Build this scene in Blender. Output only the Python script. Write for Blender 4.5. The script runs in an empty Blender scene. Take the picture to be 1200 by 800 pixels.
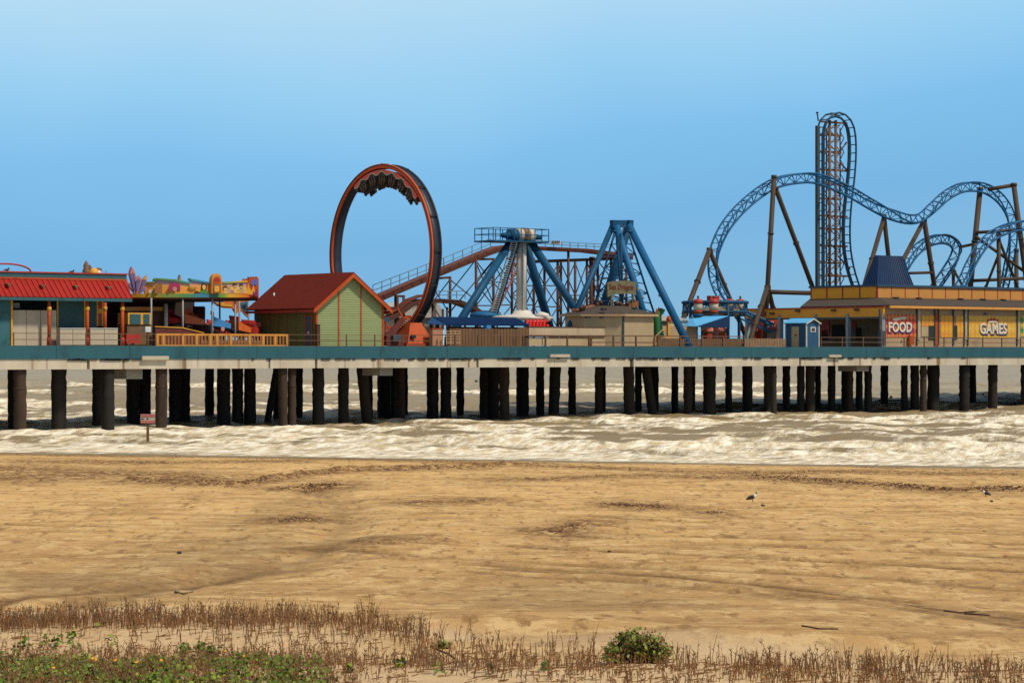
import bpy, math, random
import numpy as np
random.seed(7)
rng = np.random.default_rng(11)
SC = bpy.context.scene
COL = SC.collection
R = math.radians
# ------------------------------------------------------------------ camera, sky, sun, exposure
F = 3000.0            # focal length in pixels of a 1200 px wide picture
CAMZ = 6.0
HY = 412.0            # horizon row
cam = bpy.data.cameras.new("Camera"); camo = bpy.data.objects.new("Camera", cam); COL.objects.link(camo)
camo.location = (0, 0, CAMZ); camo.rotation_euler = (R(90), 0, 0)
cam.sensor_width = 36; cam.lens = 36 * F / 1200.0; cam.shift_y = 12.0 / 1200.0
cam.clip_start = 0.5; cam.clip_end = 60000
SC.camera = camo
SUN_EL, SUN_AZ = 54.0, 122.0      # azimuth clockwise from +Y (the way the camera looks)
w = bpy.data.worlds.new("World"); SC.world = w; w.use_nodes = True
nt = w.node_tree; nt.nodes.clear()
out = nt.nodes.new("ShaderNodeOutputWorld"); bg = nt.nodes.new("ShaderNodeBackground")
sky = nt.nodes.new("ShaderNodeTexSky"); sky.sky_type = 'NISHITA'; sky.sun_disc = False
sky.sun_elevation = R(SUN_EL); sky.sun_rotation = R(SUN_AZ); sky.air_density = 1.0; sky.dust_density = 1.5; sky.ozone_density = 3.0
tc = nt.nodes.new("ShaderNodeTexCoord"); sep = nt.nodes.new("ShaderNodeSeparateXYZ")
nt.links.new(tc.outputs["Generated"], sep.inputs[0])
mr = nt.nodes.new("ShaderNodeMath"); mr.operation = 'ARCSINE'; nt.links.new(sep.outputs[2], mr.inputs[0])
# a faint unevenness of the haze
nz = nt.nodes.new("ShaderNodeTexNoise"); nz.inputs["Scale"].default_value = 5.0; nz.inputs["Detail"].default_value = 3.0
nt.links.new(tc.outputs["Generated"], nz.inputs["Vector"])
ma = nt.nodes.new("ShaderNodeMath"); ma.operation = 'MULTIPLY_ADD'; ma.inputs[1].default_value = 0.05; ma.inputs[2].default_value = -0.025
nt.links.new(nz.outputs["Fac"], ma.inputs[0])
ad0 = nt.nodes.new("ShaderNodeMath"); ad0.operation = 'ADD'; nt.links.new(mr.outputs[0], ad0.inputs[0]); nt.links.new(ma.outputs[0], ad0.inputs[1])
# bright haze a little stronger to the left (east) of the view
xx = nt.nodes.new("ShaderNodeMath"); xx.operation = 'MULTIPLY_ADD'; xx.inputs[1].default_value = -0.10; 
nt.links.new(sep.outputs[0], xx.inputs[0]); nt.links.new(ad0.outputs[0], xx.inputs[2])
ramp = nt.nodes.new("ShaderNodeValToRGB"); cr = ramp.color_ramp
els = [(0.0, (.27, .53, .74)), (0.02, (.215, .505, .79)), (0.05, (.170, .470, .81)), (0.085, (.21, .545, .89)), (0.115, (.33, .66, .94)), (0.15, (.50, .76, .95)), (0.22, (.36, .50, .62)), (0.5, (.34, .40, .44)), (1.0, (.34, .39, .43))]
cr.elements[0].position = 0; cr.elements[0].color = (*els[0][1], 1)
cr.elements[1].position = 1; cr.elements[1].color = (*els[-1][1], 1)
for p_, c_ in els[1:-1]:
    e = cr.elements.new(p_); e.color = (*c_, 1)
nt.links.new(xx.outputs[0], ramp.inputs[0])
sc_ = nt.nodes.new("ShaderNodeMix"); sc_.data_type = 'RGBA'; sc_.blend_type = 'MULTIPLY'; sc_.inputs[0].default_value = 1.0
nt.links.new(sky.outputs[0], sc_.inputs[6]); sc_.inputs[7].default_value = (.1, .1, .1, 1)
mx = nt.nodes.new("ShaderNodeMix"); mx.data_type = 'RGBA'; mx.inputs[0].default_value = 0.88
nt.links.new(sc_.outputs[2], mx.inputs[6]); nt.links.new(ramp.outputs[0], mx.inputs[7])
sc2 = nt.nodes.new("ShaderNodeMix"); sc2.data_type = 'RGBA'; sc2.blend_type = 'MULTIPLY'; sc2.inputs[0].default_value = 1.0
nt.links.new(mx.outputs[2], sc2.inputs[6]); sc2.inputs[7].default_value = (10, 10, 10, 1)
nt.links.new(sc2.outputs[2], bg.inputs[0]); bg.inputs[1].default_value = 0.1
nt.links.new(bg.outputs[0], out.inputs[0])
sd = bpy.data.lights.new("Sun", 'SUN'); sd.energy = 3.6; sd.angle = R(6.0); sd.color = (1.0, .91, .74)
so = bpy.data.objects.new("Sun", sd); COL.objects.link(so)
so.rotation_euler = (R(90 - SUN_EL), 0, math.pi - R(SUN_AZ)); so.location = (0, 0, 60)
SC.view_settings.view_transform = 'Standard'; SC.view_settings.look = 'None'
SC.view_settings.exposure = 0.0; SC.view_settings.gamma = 1.0
SC.render.engine = 'CYCLES'
SC.cycles.max_bounces = 6; SC.cycles.use_denoising = False

# ------------------------------------------------------------------ frames of reference
O = (-37.5, 187.5)                       # pier edge where it enters the picture
U = (0.786, 0.618); N = (-0.618, 0.786)  # along the pier edge / in from the edge
RZ = math.atan2(U[1], U[0])
DECK = 6.34
def pw(s, t): return (O[0] + s * U[0] + t * N[0], O[1] + s * U[1] + t * N[1])
def S(px, t):
    a = (px - 600) / F
    return (a * (O[1] + t * N[1]) - O[0] - t * N[0]) / (U[0] - a * U[1])
def T_at(s, px):                          # how far in a line s = const crosses column px
    a = (px - 600) / F
    return (O[0] + s * U[0] - a * (O[1] + s * U[1])) / (a * N[1] - N[0])
def Yd(s, t): return O[1] + s * U[1] + t * N[1]
def P(px, py, t):
    s = S(px, t); return (s, t, CAMZ + (HY - py) * Yd(s, t) / F)
def Z(px, py, t): return P(px, py, t)[2]
def st_of(X, Y):
    dx, dy = X - O[0], Y - O[1]
    return dx * U[0] + dy * U[1], dx * N[0] + dy * N[1]

# ------------------------------------------------------------------ smooth noise
class VN:
    def __init__(s, seed, n=256): s.g = np.random.default_rng(seed).random((n, n)); s.n = n
    def __call__(s, x, y):
        x = np.asarray(x, float); y = np.asarray(y, float)
        xi = np.floor(x).astype(int); yi = np.floor(y).astype(int); fx = x - xi; fy = y - yi
        fx = fx * fx * (3 - 2 * fx); fy = fy * fy * (3 - 2 * fy); n = s.n; g = s.g
        a = g[xi % n, yi % n]; b = g[(xi + 1) % n, yi % n]; c = g[xi % n, (yi + 1) % n]; d = g[(xi + 1) % n, (yi + 1) % n]
        return (a * (1 - fx) + b * fx) * (1 - fy) + (c * (1 - fx) + d * fx) * fy - .5
v1, v2, v3, v4 = VN(1), VN(2), VN(3), VN(4)

# ------------------------------------------------------------------ materials
MATS = {}
def nodes_of(name):
    m = bpy.data.materials.new(name); m.use_nodes = True
    t = m.node_tree; b = t.nodes["Principled BSDF"]; return m, t, b
def M(name, col, rough=.55, var=.18, scale=1.5, metal=0.0, bump=0.0, streak=0.0, spec=.35, dirt=None):
    if name in MATS: return MATS[name]
    m, t, b = nodes_of(name)
    L = t.links.new
    c = t.nodes.new("ShaderNodeTexCoord"); mp = t.nodes.new("ShaderNodeMapping")
    L(c.outputs["Object"], mp.inputs[0])
    if streak: mp.inputs["Scale"].default_value = (1, 1, 1 - streak)
    n = t.nodes.new("ShaderNodeTexNoise"); n.inputs["Scale"].default_value = scale; n.inputs["Detail"].default_value = 6; n.inputs["Roughness"].default_value = .65
    L(mp.outputs[0], n.inputs["Vector"])
    rp = t.nodes.new("ShaderNodeValToRGB"); e = rp.color_ramp.elements
    e[0].position = .28; e[1].position = .72
    d = dirt or tuple(x * (1 - var * 1.6) for x in col)
    e[0].color = (*d, 1); e[1].color = (*[min(1, x * (1 + var * .6)) for x in col], 1)
    k = rp.color_ramp.elements.new(.45); k.color = (*col, 1)
    L(n.outputs["Fac"], rp.inputs[0]); L(rp.outputs[0], b.inputs["Base Color"])
    b.inputs["Roughness"].default_value = rough; b.inputs["Metallic"].default_value = metal; b.inputs["Specular IOR Level"].default_value = spec
    if bump:
        n2 = t.nodes.new("ShaderNodeTexNoise"); n2.inputs["Scale"].default_value = scale * 6; n2.inputs["Detail"].default_value = 4
        L(mp.outputs[0], n2.inputs["Vector"])
        bp = t.nodes.new("ShaderNodeBump"); bp.inputs["Strength"].default_value = bump; bp.inputs["Distance"].default_value = .05
        L(n2.outputs["Fac"], bp.inputs["Height"]); L(bp.outputs[0], b.inputs["Normal"])
    MATS[name] = m; return m
def ramp_mat(name, stops, axis=0, scale=1.0, off=0.0, rough=.5):
    """colour bands painted along one axis of the object"""
    if name in MATS: return MATS[name]
    m, t, b = nodes_of(name); L = t.links.new
    c = t.nodes.new("ShaderNodeTexCoord"); sp = t.nodes.new("ShaderNodeSeparateXYZ"); L(c.outputs["Object"], sp.inputs[0])
    mm = t.nodes.new("ShaderNodeMath"); mm.operation = 'MULTIPLY_ADD'; mm.inputs[1].default_value = scale; mm.inputs[2].default_value = off
    L(sp.outputs[axis], mm.inputs[0])
    rp = t.nodes.new("ShaderNodeValToRGB"); el = rp.color_ramp.elements
    el[0].position = stops[0][0]; el[0].color = (*stops[0][1], 1); el[1].position = stops[-1][0]; el[1].color = (*stops[-1][1], 1)
    for p, q in stops[1:-1]:
        k = el.new(p); k.color = (*q, 1)
    L(mm.outputs[0], rp.inputs[0])
    n = t.nodes.new("ShaderNodeTexNoise"); n.inputs["Scale"].default_value = 2.5; n.inputs["Detail"].default_value = 5
    L(c.outputs["Object"], n.inputs["Vector"])
    mu = t.nodes.new("ShaderNodeMix"); mu.data_type = 'RGBA'; mu.blend_type = 'OVERLAY'; mu.inputs[0].default_value = .35
    L(rp.outputs[0], mu.inputs[6]); L(n.outputs["Color"], mu.inputs[7]); 
    hs = t.nodes.new("ShaderNodeMix"); hs.data_type = 'RGBA'; hs.inputs[0].default_value = .6
    L(mu.outputs[2], hs.inputs[6]); L(rp.outputs[0], hs.inputs[7])
    L(hs.outputs[2], b.inputs["Base Color"]); b.inputs["Roughness"].default_value = rough
    MATS[name] = m; return m
def diamond_mat(name, ca, cb, sx, sz):
    m, t, b = nodes_of(name); L = t.links.new
    c = t.nodes.new("ShaderNodeTexCoord"); mp = t.nodes.new("ShaderNodeMapping"); L(c.outputs["Object"], mp.inputs[0])
    mp.inputs["Scale"].default_value = (sx, 0.0, sz); 
    mp2 = t.nodes.new("ShaderNodeMapping"); L(mp.outputs[0], mp2.inputs[0]); mp2.inputs["Rotation"].default_value = (0, R(45), 0); mp2.inputs["Location"].default_value = (.13, .37, .21)
    ck = t.nodes.new("ShaderNodeTexChecker"); ck.inputs["Scale"].default_value = 1.0; ck.inputs["Color1"].default_value = (*ca, 1); ck.inputs["Color2"].default_value = (*cb, 1)
    L(mp2.outputs[0], ck.inputs["Vector"])
    n = t.nodes.new("ShaderNodeTexNoise"); n.inputs["Scale"].default_value = 1.2; n.inputs["Detail"].default_value = 5; L(c.outputs["Object"], n.inputs["Vector"])
    mu = t.nodes.new("ShaderNodeMix"); mu.data_type = 'RGBA'; mu.blend_type = 'OVERLAY'; mu.inputs[0].default_value = .3
    L(ck.outputs["Color"], mu.inputs[6]); L(n.outputs["Fac"], mu.inputs[7]); L(mu.outputs[2], b.inputs["Base Color"])
    b.inputs["Roughness"].default_value = .6; MATS[name] = m; return m

m_teal = M("teal fascia paint", (.017, .085, .110), .6, .30, .5, streak=.6, bump=.1)
m_teal2 = M("teal trim paint", (.024, .09, .108), .6, .2)
m_red = M("red metal roof", (.30, .016, .012), .55, .25, .8, spec=.15)
m_redp = M("red paint", (.34, .03, .02), .5, .22)
m_ored = M("orange red paint", (.40, .065, .016), .55, .22, 1.2, spec=.2)
m_white = M("off white panel", (.43, .36, .27), .7, .2, .9, streak=.7)
m_beige = M("beige siding", (.42, .31, .185), .75, .15, .8, streak=.6)
m_beige2 = M("tan siding", (.36, .25, .15), .75, .2, .8, streak=.6)
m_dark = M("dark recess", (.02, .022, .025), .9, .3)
m_brown = M("rusty brown steel", (.075, .024, .013), .65, .35, 1.2, bump=.1)
m_rust = M("weathered brown wood", (.15, .078, .038), .8, .35, 1.5, streak=.75)
m_olive = M("olive siding", (.125, .128, .035), .7, .15)
m_green = M("pale green siding", (.27, .315, .15), .7, .10, .6)
m_roofbr = M("rust red shingles", (.125, .017, .010), .9, .25, 2.0, spec=.08)
m_blue = M("blue steel paint", (.006, .060, .135), .55, .35, .9, spec=.2)
m_swb = M("lit swing leg and shell blue", (.010, .10, .24), .5, .25, .8, spec=.2)  # lighter blue carries the sunlight on the swing ship's right legs
m_blued = M("navy blue metal roof", (.010, .030, .085), .55, .2, 1, spec=.15)
m_blueb = M("bright blue paint", (.05, .22, .50), .4, .15, .9)
m_awn = M("sky blue awning cloth", (.10, .40, .72), .7, .12)
m_trk = M("coaster blue track", (.014, .100, .235), .5, .3, .8, spec=.2)
m_steel = M("brown support steel", (.062, .040, .025), .6, .4, .5, streak=.8, spec=.2)
m_orange = M("orange sign panel", (.55, .20, .02), .6, .12, .7)
m_yel = M("yellow paint", (.62, .30, .03), .55, .2)
m_tan = M("tan painted wood", (.50, .22, .04), .7, .25, 1.2)
m_shing = M("grey brown shingles", (.058, .043, .033), .85, .25, 2.5, bump=.3)
m_grey = M("grey steel", (.25, .26, .27), .5, .2)
m_lgrey = M("light grey metal", (.55, .56, .56), .45, .15)
m_black = M("black metal", (.018, .018, .02), .5, .3)
m_bband = M("dark blue black band", (.022, .028, .045), .45, .3)
m_purple = M("purple paint", (.12, .10, .24), .6, .3)
m_pink = M("faded pink paint", (.40, .17, .17), .6, .2)
m_brick = M("light timber", (.42, .27, .14), .7, .25)
m_skin = M("painted figure tan", (.62, .36, .13), .6, .2)
m_hair = M("painted dark brown", (.05, .02, .015), .6, .2)
m_magenta = M("magenta paint", (.28, .02, .07), .6, .2)
m_greenp = M("green paint", (.05, .20, .05), .5, .25)
m_pile_shade = M("shaded dark pile concrete", (.012, .009, .007), .75, .5, 1.2, streak=.8, bump=.4)  # near-black colour carries the shade under the deck
m_pile_lit = M("lit stained brown pile", (.044, .025, .015), .8, .5, 1.4, streak=.85, bump=.4, dirt=(.018, .012, .009))  # lighter brown puts the light on the front piles into the colour
m_gull_w = M("white feathers", (.72, .70, .66), .7, .08)
m_gull_g = M("grey feathers", (.032, .03, .032), .7, .2)

# ------------------------------------------------------------------ mesh collector
class MB:
    def __init__(s): s.v = []; s.f = []; s.sm = []
    def add(s, vs, fs, smooth=False):
        k = len(s.v); s.v.extend([tuple(map(float, q)) for q in vs])
        for f in fs: s.f.append(tuple(i + k for i in f)); s.sm.append(smooth)
    def box(s, a0, a1, b0, b1, c0, c1):
        v = [(a0, b0, c0), (a1, b0, c0), (a1, b1, c0), (a0, b1, c0), (a0, b0, c1), (a1, b0, c1), (a1, b1, c1), (a0, b1, c1)]
        s.add(v, [(0, 3, 2, 1), (4, 5, 6, 7), (0, 1, 5, 4), (1, 2, 6, 5), (2, 3, 7, 6), (3, 0, 4, 7)]); return s
    def prism(s, pts, t0, t1):           # outline in (s, z), thickness in t
        n = len(pts); v = [(p[0], t0, p[1]) for p in pts] + [(p[0], t1, p[1]) for p in pts]
        f = [tuple(range(n)), tuple(range(2 * n - 1, n - 1, -1))] + [((i + 1) % n, i, n + i, n + (i + 1) % n) for i in range(n)]
        s.add(v, f); return s
    def prism_s(s, pts, s0, s1):         # outline in (t, z), thickness along s
        n = len(pts); v = [(s0, p[0], p[1]) for p in pts] + [(s1, p[0], p[1]) for p in pts]
        f = [tuple(range(n - 1, -1, -1)), tuple(range(n, 2 * n))] + [(i, (i + 1) % n, n + (i + 1) % n, n + i) for i in range(n)]
        s.add(v, f); return s
    def slab(s, pts, th):                # any planar polygon, thickened
        a = np.array(pts, float); nn = np.cross(a[1] - a[0], a[2] - a[0]); nn /= np.linalg.norm(nn) + 1e-9
        n = len(pts); v = list(a + nn * th / 2) + list(a - nn * th / 2)
        f = [tuple(range(n)), tuple(range(2 * n - 1, n - 1, -1))] + [((i + 1) % n, i, n + i, n + (i + 1) % n) for i in range(n)]
        s.add(v, f); return s
    def tube(s, path, r, n=8, closed=False, smooth=True):
        p = np.array(path, float); m = len(p)
        rr = np.full(m, r) if np.isscalar(r) else np.array(r, float)
        T = np.zeros_like(p)
        for i in range(m):
            a = p[(i - 1) % m] if (closed or i > 0) else p[i]; b = p[(i + 1) % m] if (closed or i < m - 1) else p[i]
            d = b - a; T[i] = d / (np.linalg.norm(d) + 1e-12)
        ref = np.array((0, 0, 1.0)) if abs(T[0][2]) < .9 else np.array((1.0, 0, 0))
        x = np.cross(T[0], ref); x /= np.linalg.norm(x); vs = []
        for i in range(m):
            x = x - T[i] * np.dot(x, T[i]); x /= np.linalg.norm(x) + 1e-12; y = np.cross(T[i], x)
            for k in range(n):
                a = 2 * math.pi * (k + .5) / n; vs.append(p[i] + rr[i] * (math.cos(a) * x + math.sin(a) * y))
        f = []
        for i in range(m if closed else m - 1):
            j = (i + 1) % m
            for k in range(n): f.append((i * n + k, i * n + (k + 1) % n, j * n + (k + 1) % n, j * n + k))
        if not closed: f += [tuple(range(n - 1, -1, -1)), tuple(range((m - 1) * n, m * n))]
        s.add(vs, f, smooth and n > 4); return s
    def bar(s, a, b, w): return s.tube([a, b], w * .7071, 4)
    def lathe(s, prof, c, n=12):         # profile of (radius, z) round a vertical axis at c
        vs = []; f = []
        for r_, z_ in prof:
            for k in range(n):
                a = 2 * math.pi * k / n; vs.append((c[0] + r_ * math.cos(a), c[1] + r_ * math.sin(a), c[2] + z_))
        for i in range(len(prof) - 1):
            for k in range(n): f.append((i * n + k, i * n + (k + 1) % n, (i + 1) * n + (k + 1) % n, (i + 1) * n + k))
        f += [tuple(range(n - 1, -1, -1)), tuple(range((len(prof) - 1) * n, len(prof) * n))]
        s.add(vs, f, n > 8); return s
    def ell(s, c, r, nu=10, nv=6):
        vs = []; f = []
        for j in range(nv + 1):
            ph = -math.pi / 2 + math.pi * j / nv; 
            for k in range(nu):
                a = 2 * math.pi * k / nu; vs.append((c[0] + r[0] * max(.02, math.cos(ph)) * math.cos(a), c[1] + r[1] * max(.02, math.cos(ph)) * math.sin(a), c[2] + r[2] * math.sin(ph)))
        for j in range(nv):
            for k in range(nu): f.append((j * nu + k, j * nu + (k + 1) % nu, (j + 1) * nu + (k + 1) % nu, (j + 1) * nu + k))
        f += [tuple(range(nu - 1, -1, -1)), tuple(range(nv * nu, nv * nu + nu))]
        s.add(vs, f, True); return s
    def build(s, name, mat, parent=None, origin=None, frame='pier', **tags):
        org = ORG[parent.name] if parent is not None else (origin or s.v[0])
        me = bpy.data.meshes.new(name)
        me.from_pydata([(q[0] - org[0], q[1] - org[1], q[2] - org[2]) for q in s.v], [], s.f)
        me.polygons.foreach_set("use_smooth", s.sm); me.materials.append(mat); me.update()
        o = bpy.data.objects.new(name, me); COL.objects.link(o)
        if parent is not None: o.parent = parent; ORG[o.name] = org
        else:
            place(o, org, frame); ORG[o.name] = org
        for k, v in tags.items(): o[k] = v
        return o
ORG = {}
def place(o, org, frame):
    if frame == 'pier':
        x, y = pw(org[0], org[1]); o.location = (x, y, org[2]); o.rotation_euler = (0, 0, RZ)
    else: o.location = org
def thing(name, label, cat, org, group=None, frame='pier'):
    o = bpy.data.objects.new(name, None); COL.objects.link(o); o.empty_display_size = .3
    place(o, org, frame); ORG[o.name] = org
    o["label"] = label; o["category"] = cat
    if group: o["group"] = group
    return o
def B(px0, px1, py0, py1, t, d, mb=None):     # a box whose front face covers those columns and rows at inset t
    mb = mb or MB(); s0, s1 = S(px0, t), S(px1, t); pm = (px0 + px1) / 2
    return mb.box(s0, s1, t, t + d, Z(pm, py1, t), Z(pm, py0, t))
def poly_px(pts, t, d, mb=None):
    mb = mb or MB(); q = [P(x, y, t) for x, y in pts]
    return mb.prism([(a[0], a[2]) for a in q], t, t + d)
def text(body, name, mat, parent, at, height, width=None, ext=.02, bold=.02, t=None, space=1.0, shear=0):
    cu = bpy.data.curves.new(name, 'FONT'); cu.body = body; cu.align_x = 'CENTER'; cu.align_y = 'CENTER'
    cu.extrude = ext / height; cu.offset = bold; cu.size = 1.0; cu.space_character = space; cu.shear = shear; cu.resolution_u = 3
    o = bpy.data.objects.new("tmp", cu); COL.objects.link(o); dg = bpy.context.evaluated_depsgraph_get()
    me = bpy.data.meshes.new_from_object(o.evaluated_get(dg)); bpy.data.objects.remove(o); bpy.data.curves.remove(cu)
    co = np.array([v.co[:] for v in me.vertices]); mn, mx_ = co.min(0), co.max(0); c = (mn + mx_) / 2
    sz = height / (mx_[1] - mn[1]); sx = (width / (mx_[0] - mn[0])) if width else sz
    org = ORG[parent.name]
    for v in me.vertices:
        x, y, z = v.co; v.co = (at[0] + (x - c[0]) * sx - org[0], at[1] - (z - c[2]) * sz - org[1], at[2] + (y - c[1]) * sz - org[2])
    me.materials.clear(); me.materials.append(mat); ob = bpy.data.objects.new(name, me); COL.objects.link(ob); ob.parent = parent; ORG[ob.name] = org
    return ob

# ------------------------------------------------------------------ the beach
SA = np.array((.944, -.331)); SB = np.array((.331, .944)); SO = np.array((-2.0, 142.0))   # along the shore / out to sea / a point of the waterline
def shore(X, Y): return (X - SO[0]) * SA[0] + (Y - SO[1]) * SA[1], (X - SO[0]) * SB[0] + (Y - SO[1]) * SB[1]
def sm(a, b, x): k = np.clip((x - a) / (b - a), 0, 1); return k * k * (3 - 2 * k)
def base_h(X, Y):
    a, b = shore(X, Y); d = -b
    h = np.where(d < 0, .045 * d, .011 * d) + .12 * sm(0, 12, d)
    h = h + .55 * sm(56, 38, Y + .2 * X) 
    return h
def gp(px, py):                         # where a ray meets the beach
    Y = 60.0
    for _ in range(30):
        X = (px - 600) / F * Y; Y = F * (CAMZ - float(base_h(X, Y))) / (py - HY)
    return np.array(((px - 600) / F * Y, Y))
def pl(pts):
    return [gp(*p) for p in pts]
def dist_line(X, Y, pts, ky=.35):
    best = np.full(X.shape, 1e9)
    for a, b in zip(pts[:-1], pts[1:]):
        ax, ay, bx_, by_ = a[0], a[1] * ky, b[0], b[1] * ky; dx, dy = bx_ - ax, by_ - ay
        k = np.clip(((X - ax) * dx + (Y * ky - ay) * dy) / (dx * dx + dy * dy + 1e-9), 0, 1)
        best = np.minimum(best, np.hypot(X - ax - k * dx, Y * ky - ay - k * dy))
    return best
TRACKS = [[(560, 668), (720, 680), (900, 697), (1070, 716), (1230, 738)], [(640, 626), (820, 636), (1000, 646), (1230, 655)], [(600, 640), (800, 650), (1000, 661), (1230, 672)], [(560, 660), (700, 668), (880, 684), (1060, 703), (1230, 722)], [(560, 664), (720, 673), (900, 690), (1070, 710), (1230, 731)], [(330, 640), (520, 652), (760, 664), (1000, 676), (1230, 692)],
          [(420, 612), (640, 622), (900, 632), (1230, 640)], [(-20, 612), (150, 618), (300, 622)], [(430, 600), (700, 606), (1000, 622), (1230, 628)], [(-20, 655), (120, 648), (260, 640)],
          [(60, 702), (150, 690), (250, 675), (340, 660), (460, 650)], [(-20, 705), (110, 690), (215, 676), (330, 655)], [(500, 590), (760, 596), (1000, 592), (1230, 596)]]
SCARP = [(60, 712), (130, 697), (240, 678), (330, 662), (385, 640), (402, 615), (398, 590), (375, 573)]
RIDGE = [(150, 563), (230, 568), (285, 569), (320, 560), (400, 551), (520, 546), (640, 543)]
HUMP = [(390, 640), (430, 636), (470, 634), (510, 633)]
WET = [(300, 640, 170, 40, .22), (270, 655, 120, 26, .30), (345, 600, 75, 30, .28), (120, 680, 150, 18, .35), (440, 637, 70, 9, .45), (300, 632, 90, 12, .35), (690, 700, 160, 22, .25)]
xs = np.concatenate([np.linspace(-900, -60, 22)[:-1], np.linspace(-60, -34, 60)[:-1], np.linspace(-34, 34, 480)[:-1], np.linspace(34, 60, 60)[:-1], np.linspace(60, 900, 22)])
ys = np.concatenate([np.linspace(-300, 20, 14)[:-1], np.linspace(20, 34, 30)[:-1], np.linspace(34, 60, 260)[:-1], np.linspace(60, 165, 480)[:-1], np.linspace(165, 400, 30)])
X, Y = np.meshgrid(xs, ys)
H = base_h(X, Y)
a_, b_ = shore(X, Y); dry = sm(2, 10, -b_)
H = H + dry * (.10 * v1(X / 9, Y / 14) + .05 * v2(X / 2.5, Y / 3) + .022 * v3(X / .9, Y / 1.1) + .016 * v4(X / .45, Y / .5)) + .25 * sm(60, 42, Y) * v2(X / 3.2 + 9, Y / 3)
dsc = dist_line(X, Y, pl(SCARP), .35); rut = np.zeros_like(X)
H -= .16 * np.exp(-(dsc / .9) ** 2) * (1 + .8 * v2(X, Y))
drd = dist_line(X, Y, pl(RIDGE), .35); H += .14 * np.exp(-(drd / .28) ** 2) * dry * (1 + v2(X * 1.3, Y))
dhm = dist_line(X, Y, pl(HUMP), .35); H += .22 * np.exp(-(dhm / .8) ** 2)
for k, tr in enumerate(TRACKS):
    q = pl(tr); d0 = dist_line(X + .5 * v1(X / 6 + k, Y / 6), Y, q, 1.0)
    g = np.exp(-(d0 / .36) ** 2) * np.clip(.75 + 1.2 * v2(X / 5, Y / 7 + 3 * k), 0, 1); rut = np.maximum(rut, g); H += -.05 * g + .045 * np.exp(-((d0 - .6) / .22) ** 2) * np.clip(.6 + v3(X / 3, Y / 3), 0, 1)
wet = np.zeros_like(X)
pxv = 600 + F * X / np.maximum(Y, 5); pyv = HY + F * (CAMZ - base_h(X, Y)) / np.maximum(Y, 5)
wx = 40 * v1(X / 3, Y / 6) + 16 * v2(X / .9, Y / 1.6)
for cx, cy, rx, ry, k in WET:
    c0 = gp(cx, cy); c1 = gp(cx + rx, cy); c2 = gp(cx, cy - ry); c3 = gp(cx, cy + ry)
    ex = (X - c0[0]) / abs(c1[0] - c0[0]); ey = (Y - c0[1]) / np.where(Y > c0[1], abs(c2[1] - c0[1]), abs(c3[1] - c0[1]))
    q = np.hypot(ex, ey) + .7 * v1(X / 2.5, Y / 3) + .55 * v2(X / 1.2, Y / 1.2) + .3 * v3(X / .4, Y / .7)
    wet = np.maximum(wet, k * sm(1.15, .35, q))
wet = np.maximum(wet, .42 * np.exp(-(dsc / .45) ** 2)); wet = np.maximum(wet, .8 * sm(-3.5, -1.0, b_ + 1.5 * v1(a_ / 4, 0)) )
wet = np.maximum(wet, .30 * np.exp(-(drd / .35) ** 2) * dry)
def grid_obj(name, X, Y, H, mat, attrs, label_kind):
    ny, nx = X.shape; me = bpy.data.meshes.new(name); n = nx * ny
    me.vertices.add(n); me.vertices.foreach_set("co", np.stack([X, Y, H], -1).astype(np.float32).ravel())
    i = np.arange(n).reshape(ny, nx); q = np.stack([i[:-1, :-1], i[:-1, 1:], i[1:, 1:], i[1:, :-1]], -1).reshape(-1, 4); m = len(q)
    me.loops.add(m * 4); me.loops.foreach_set("vertex_index", q.astype(np.int32).ravel())
    me.polygons.add(m); me.polygons.foreach_set("loop_start", np.arange(0, 4 * m, 4, dtype=np.int32)); me.polygons.foreach_set("use_smooth", np.ones(m, bool))
    for an, av in attrs.items():
        at = me.attributes.new(an, 'FLOAT', 'POINT'); at.data.foreach_set("value", av.astype(np.float32).ravel())
    me.update(calc_edges=True); me.validate(); me.materials.append(mat)
    o = bpy.data.objects.new(name, me); COL.objects.link(o); o["kind"] = label_kind; return o
# sand material: dry sand, dark damp patches, tracks, flecks of shell and weed
ms, t, b = nodes_of("sand"); L = t.links.new
tcs = t.nodes.new("ShaderNodeTexCoord")
def tnoise(t, vec, sc, det=5, rough=.6, scl=(1, 1, 1)):
    mp = t.nodes.new("ShaderNodeMapping"); mp.inputs["Scale"].default_value = scl; t.links.new(vec, mp.inputs[0])
    n = t.nodes.new("ShaderNodeTexNoise"); n.inputs["Scale"].default_value = sc; n.inputs["Detail"].default_value = det; n.inputs["Roughness"].default_value = rough
    t.links.new(mp.outputs[0], n.inputs["Vector"]); return n.outputs["Fac"]
def tramp(t, src, stops):
    r = t.nodes.new("ShaderNodeValToRGB"); e = r.color_ramp.elements
    e[0].position = stops[0][0]; e[0].color = (*stops[0][1], 1); e[1].position = stops[-1][0]; e[1].color = (*stops[-1][1], 1)
    for p, c in stops[1:-1]: k = e.new(p); k.color = (*c, 1)
    t.links.new(src, r.inputs[0]); return r.outputs[0]
def tmix(t, f, a, b, mode='MIX'):
    m = t.nodes.new("ShaderNodeMix"); m.data_type = 'RGBA'; m.blend_type = mode
    for s_, v in ((0, f), (6, a), (7, b)):
        if hasattr(v, "is_linked") or hasattr(v, "links"): t.links.new(v, m.inputs[s_])
        else: m.inputs[s_].default_value = v if s_ == 0 else (*v, 1)
    return m.outputs[2]
def tmath(t, op, a, b=None, c=None):
    m = t.nodes.new("ShaderNodeMath"); m.operation = op
    for i, v in enumerate((a, b, c)):
        if v is None: continue
        if hasattr(v, "links"): t.links.new(v, m.inputs[i])
        else: m.inputs[i].default_value = v
    return m.outputs[0]
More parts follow.
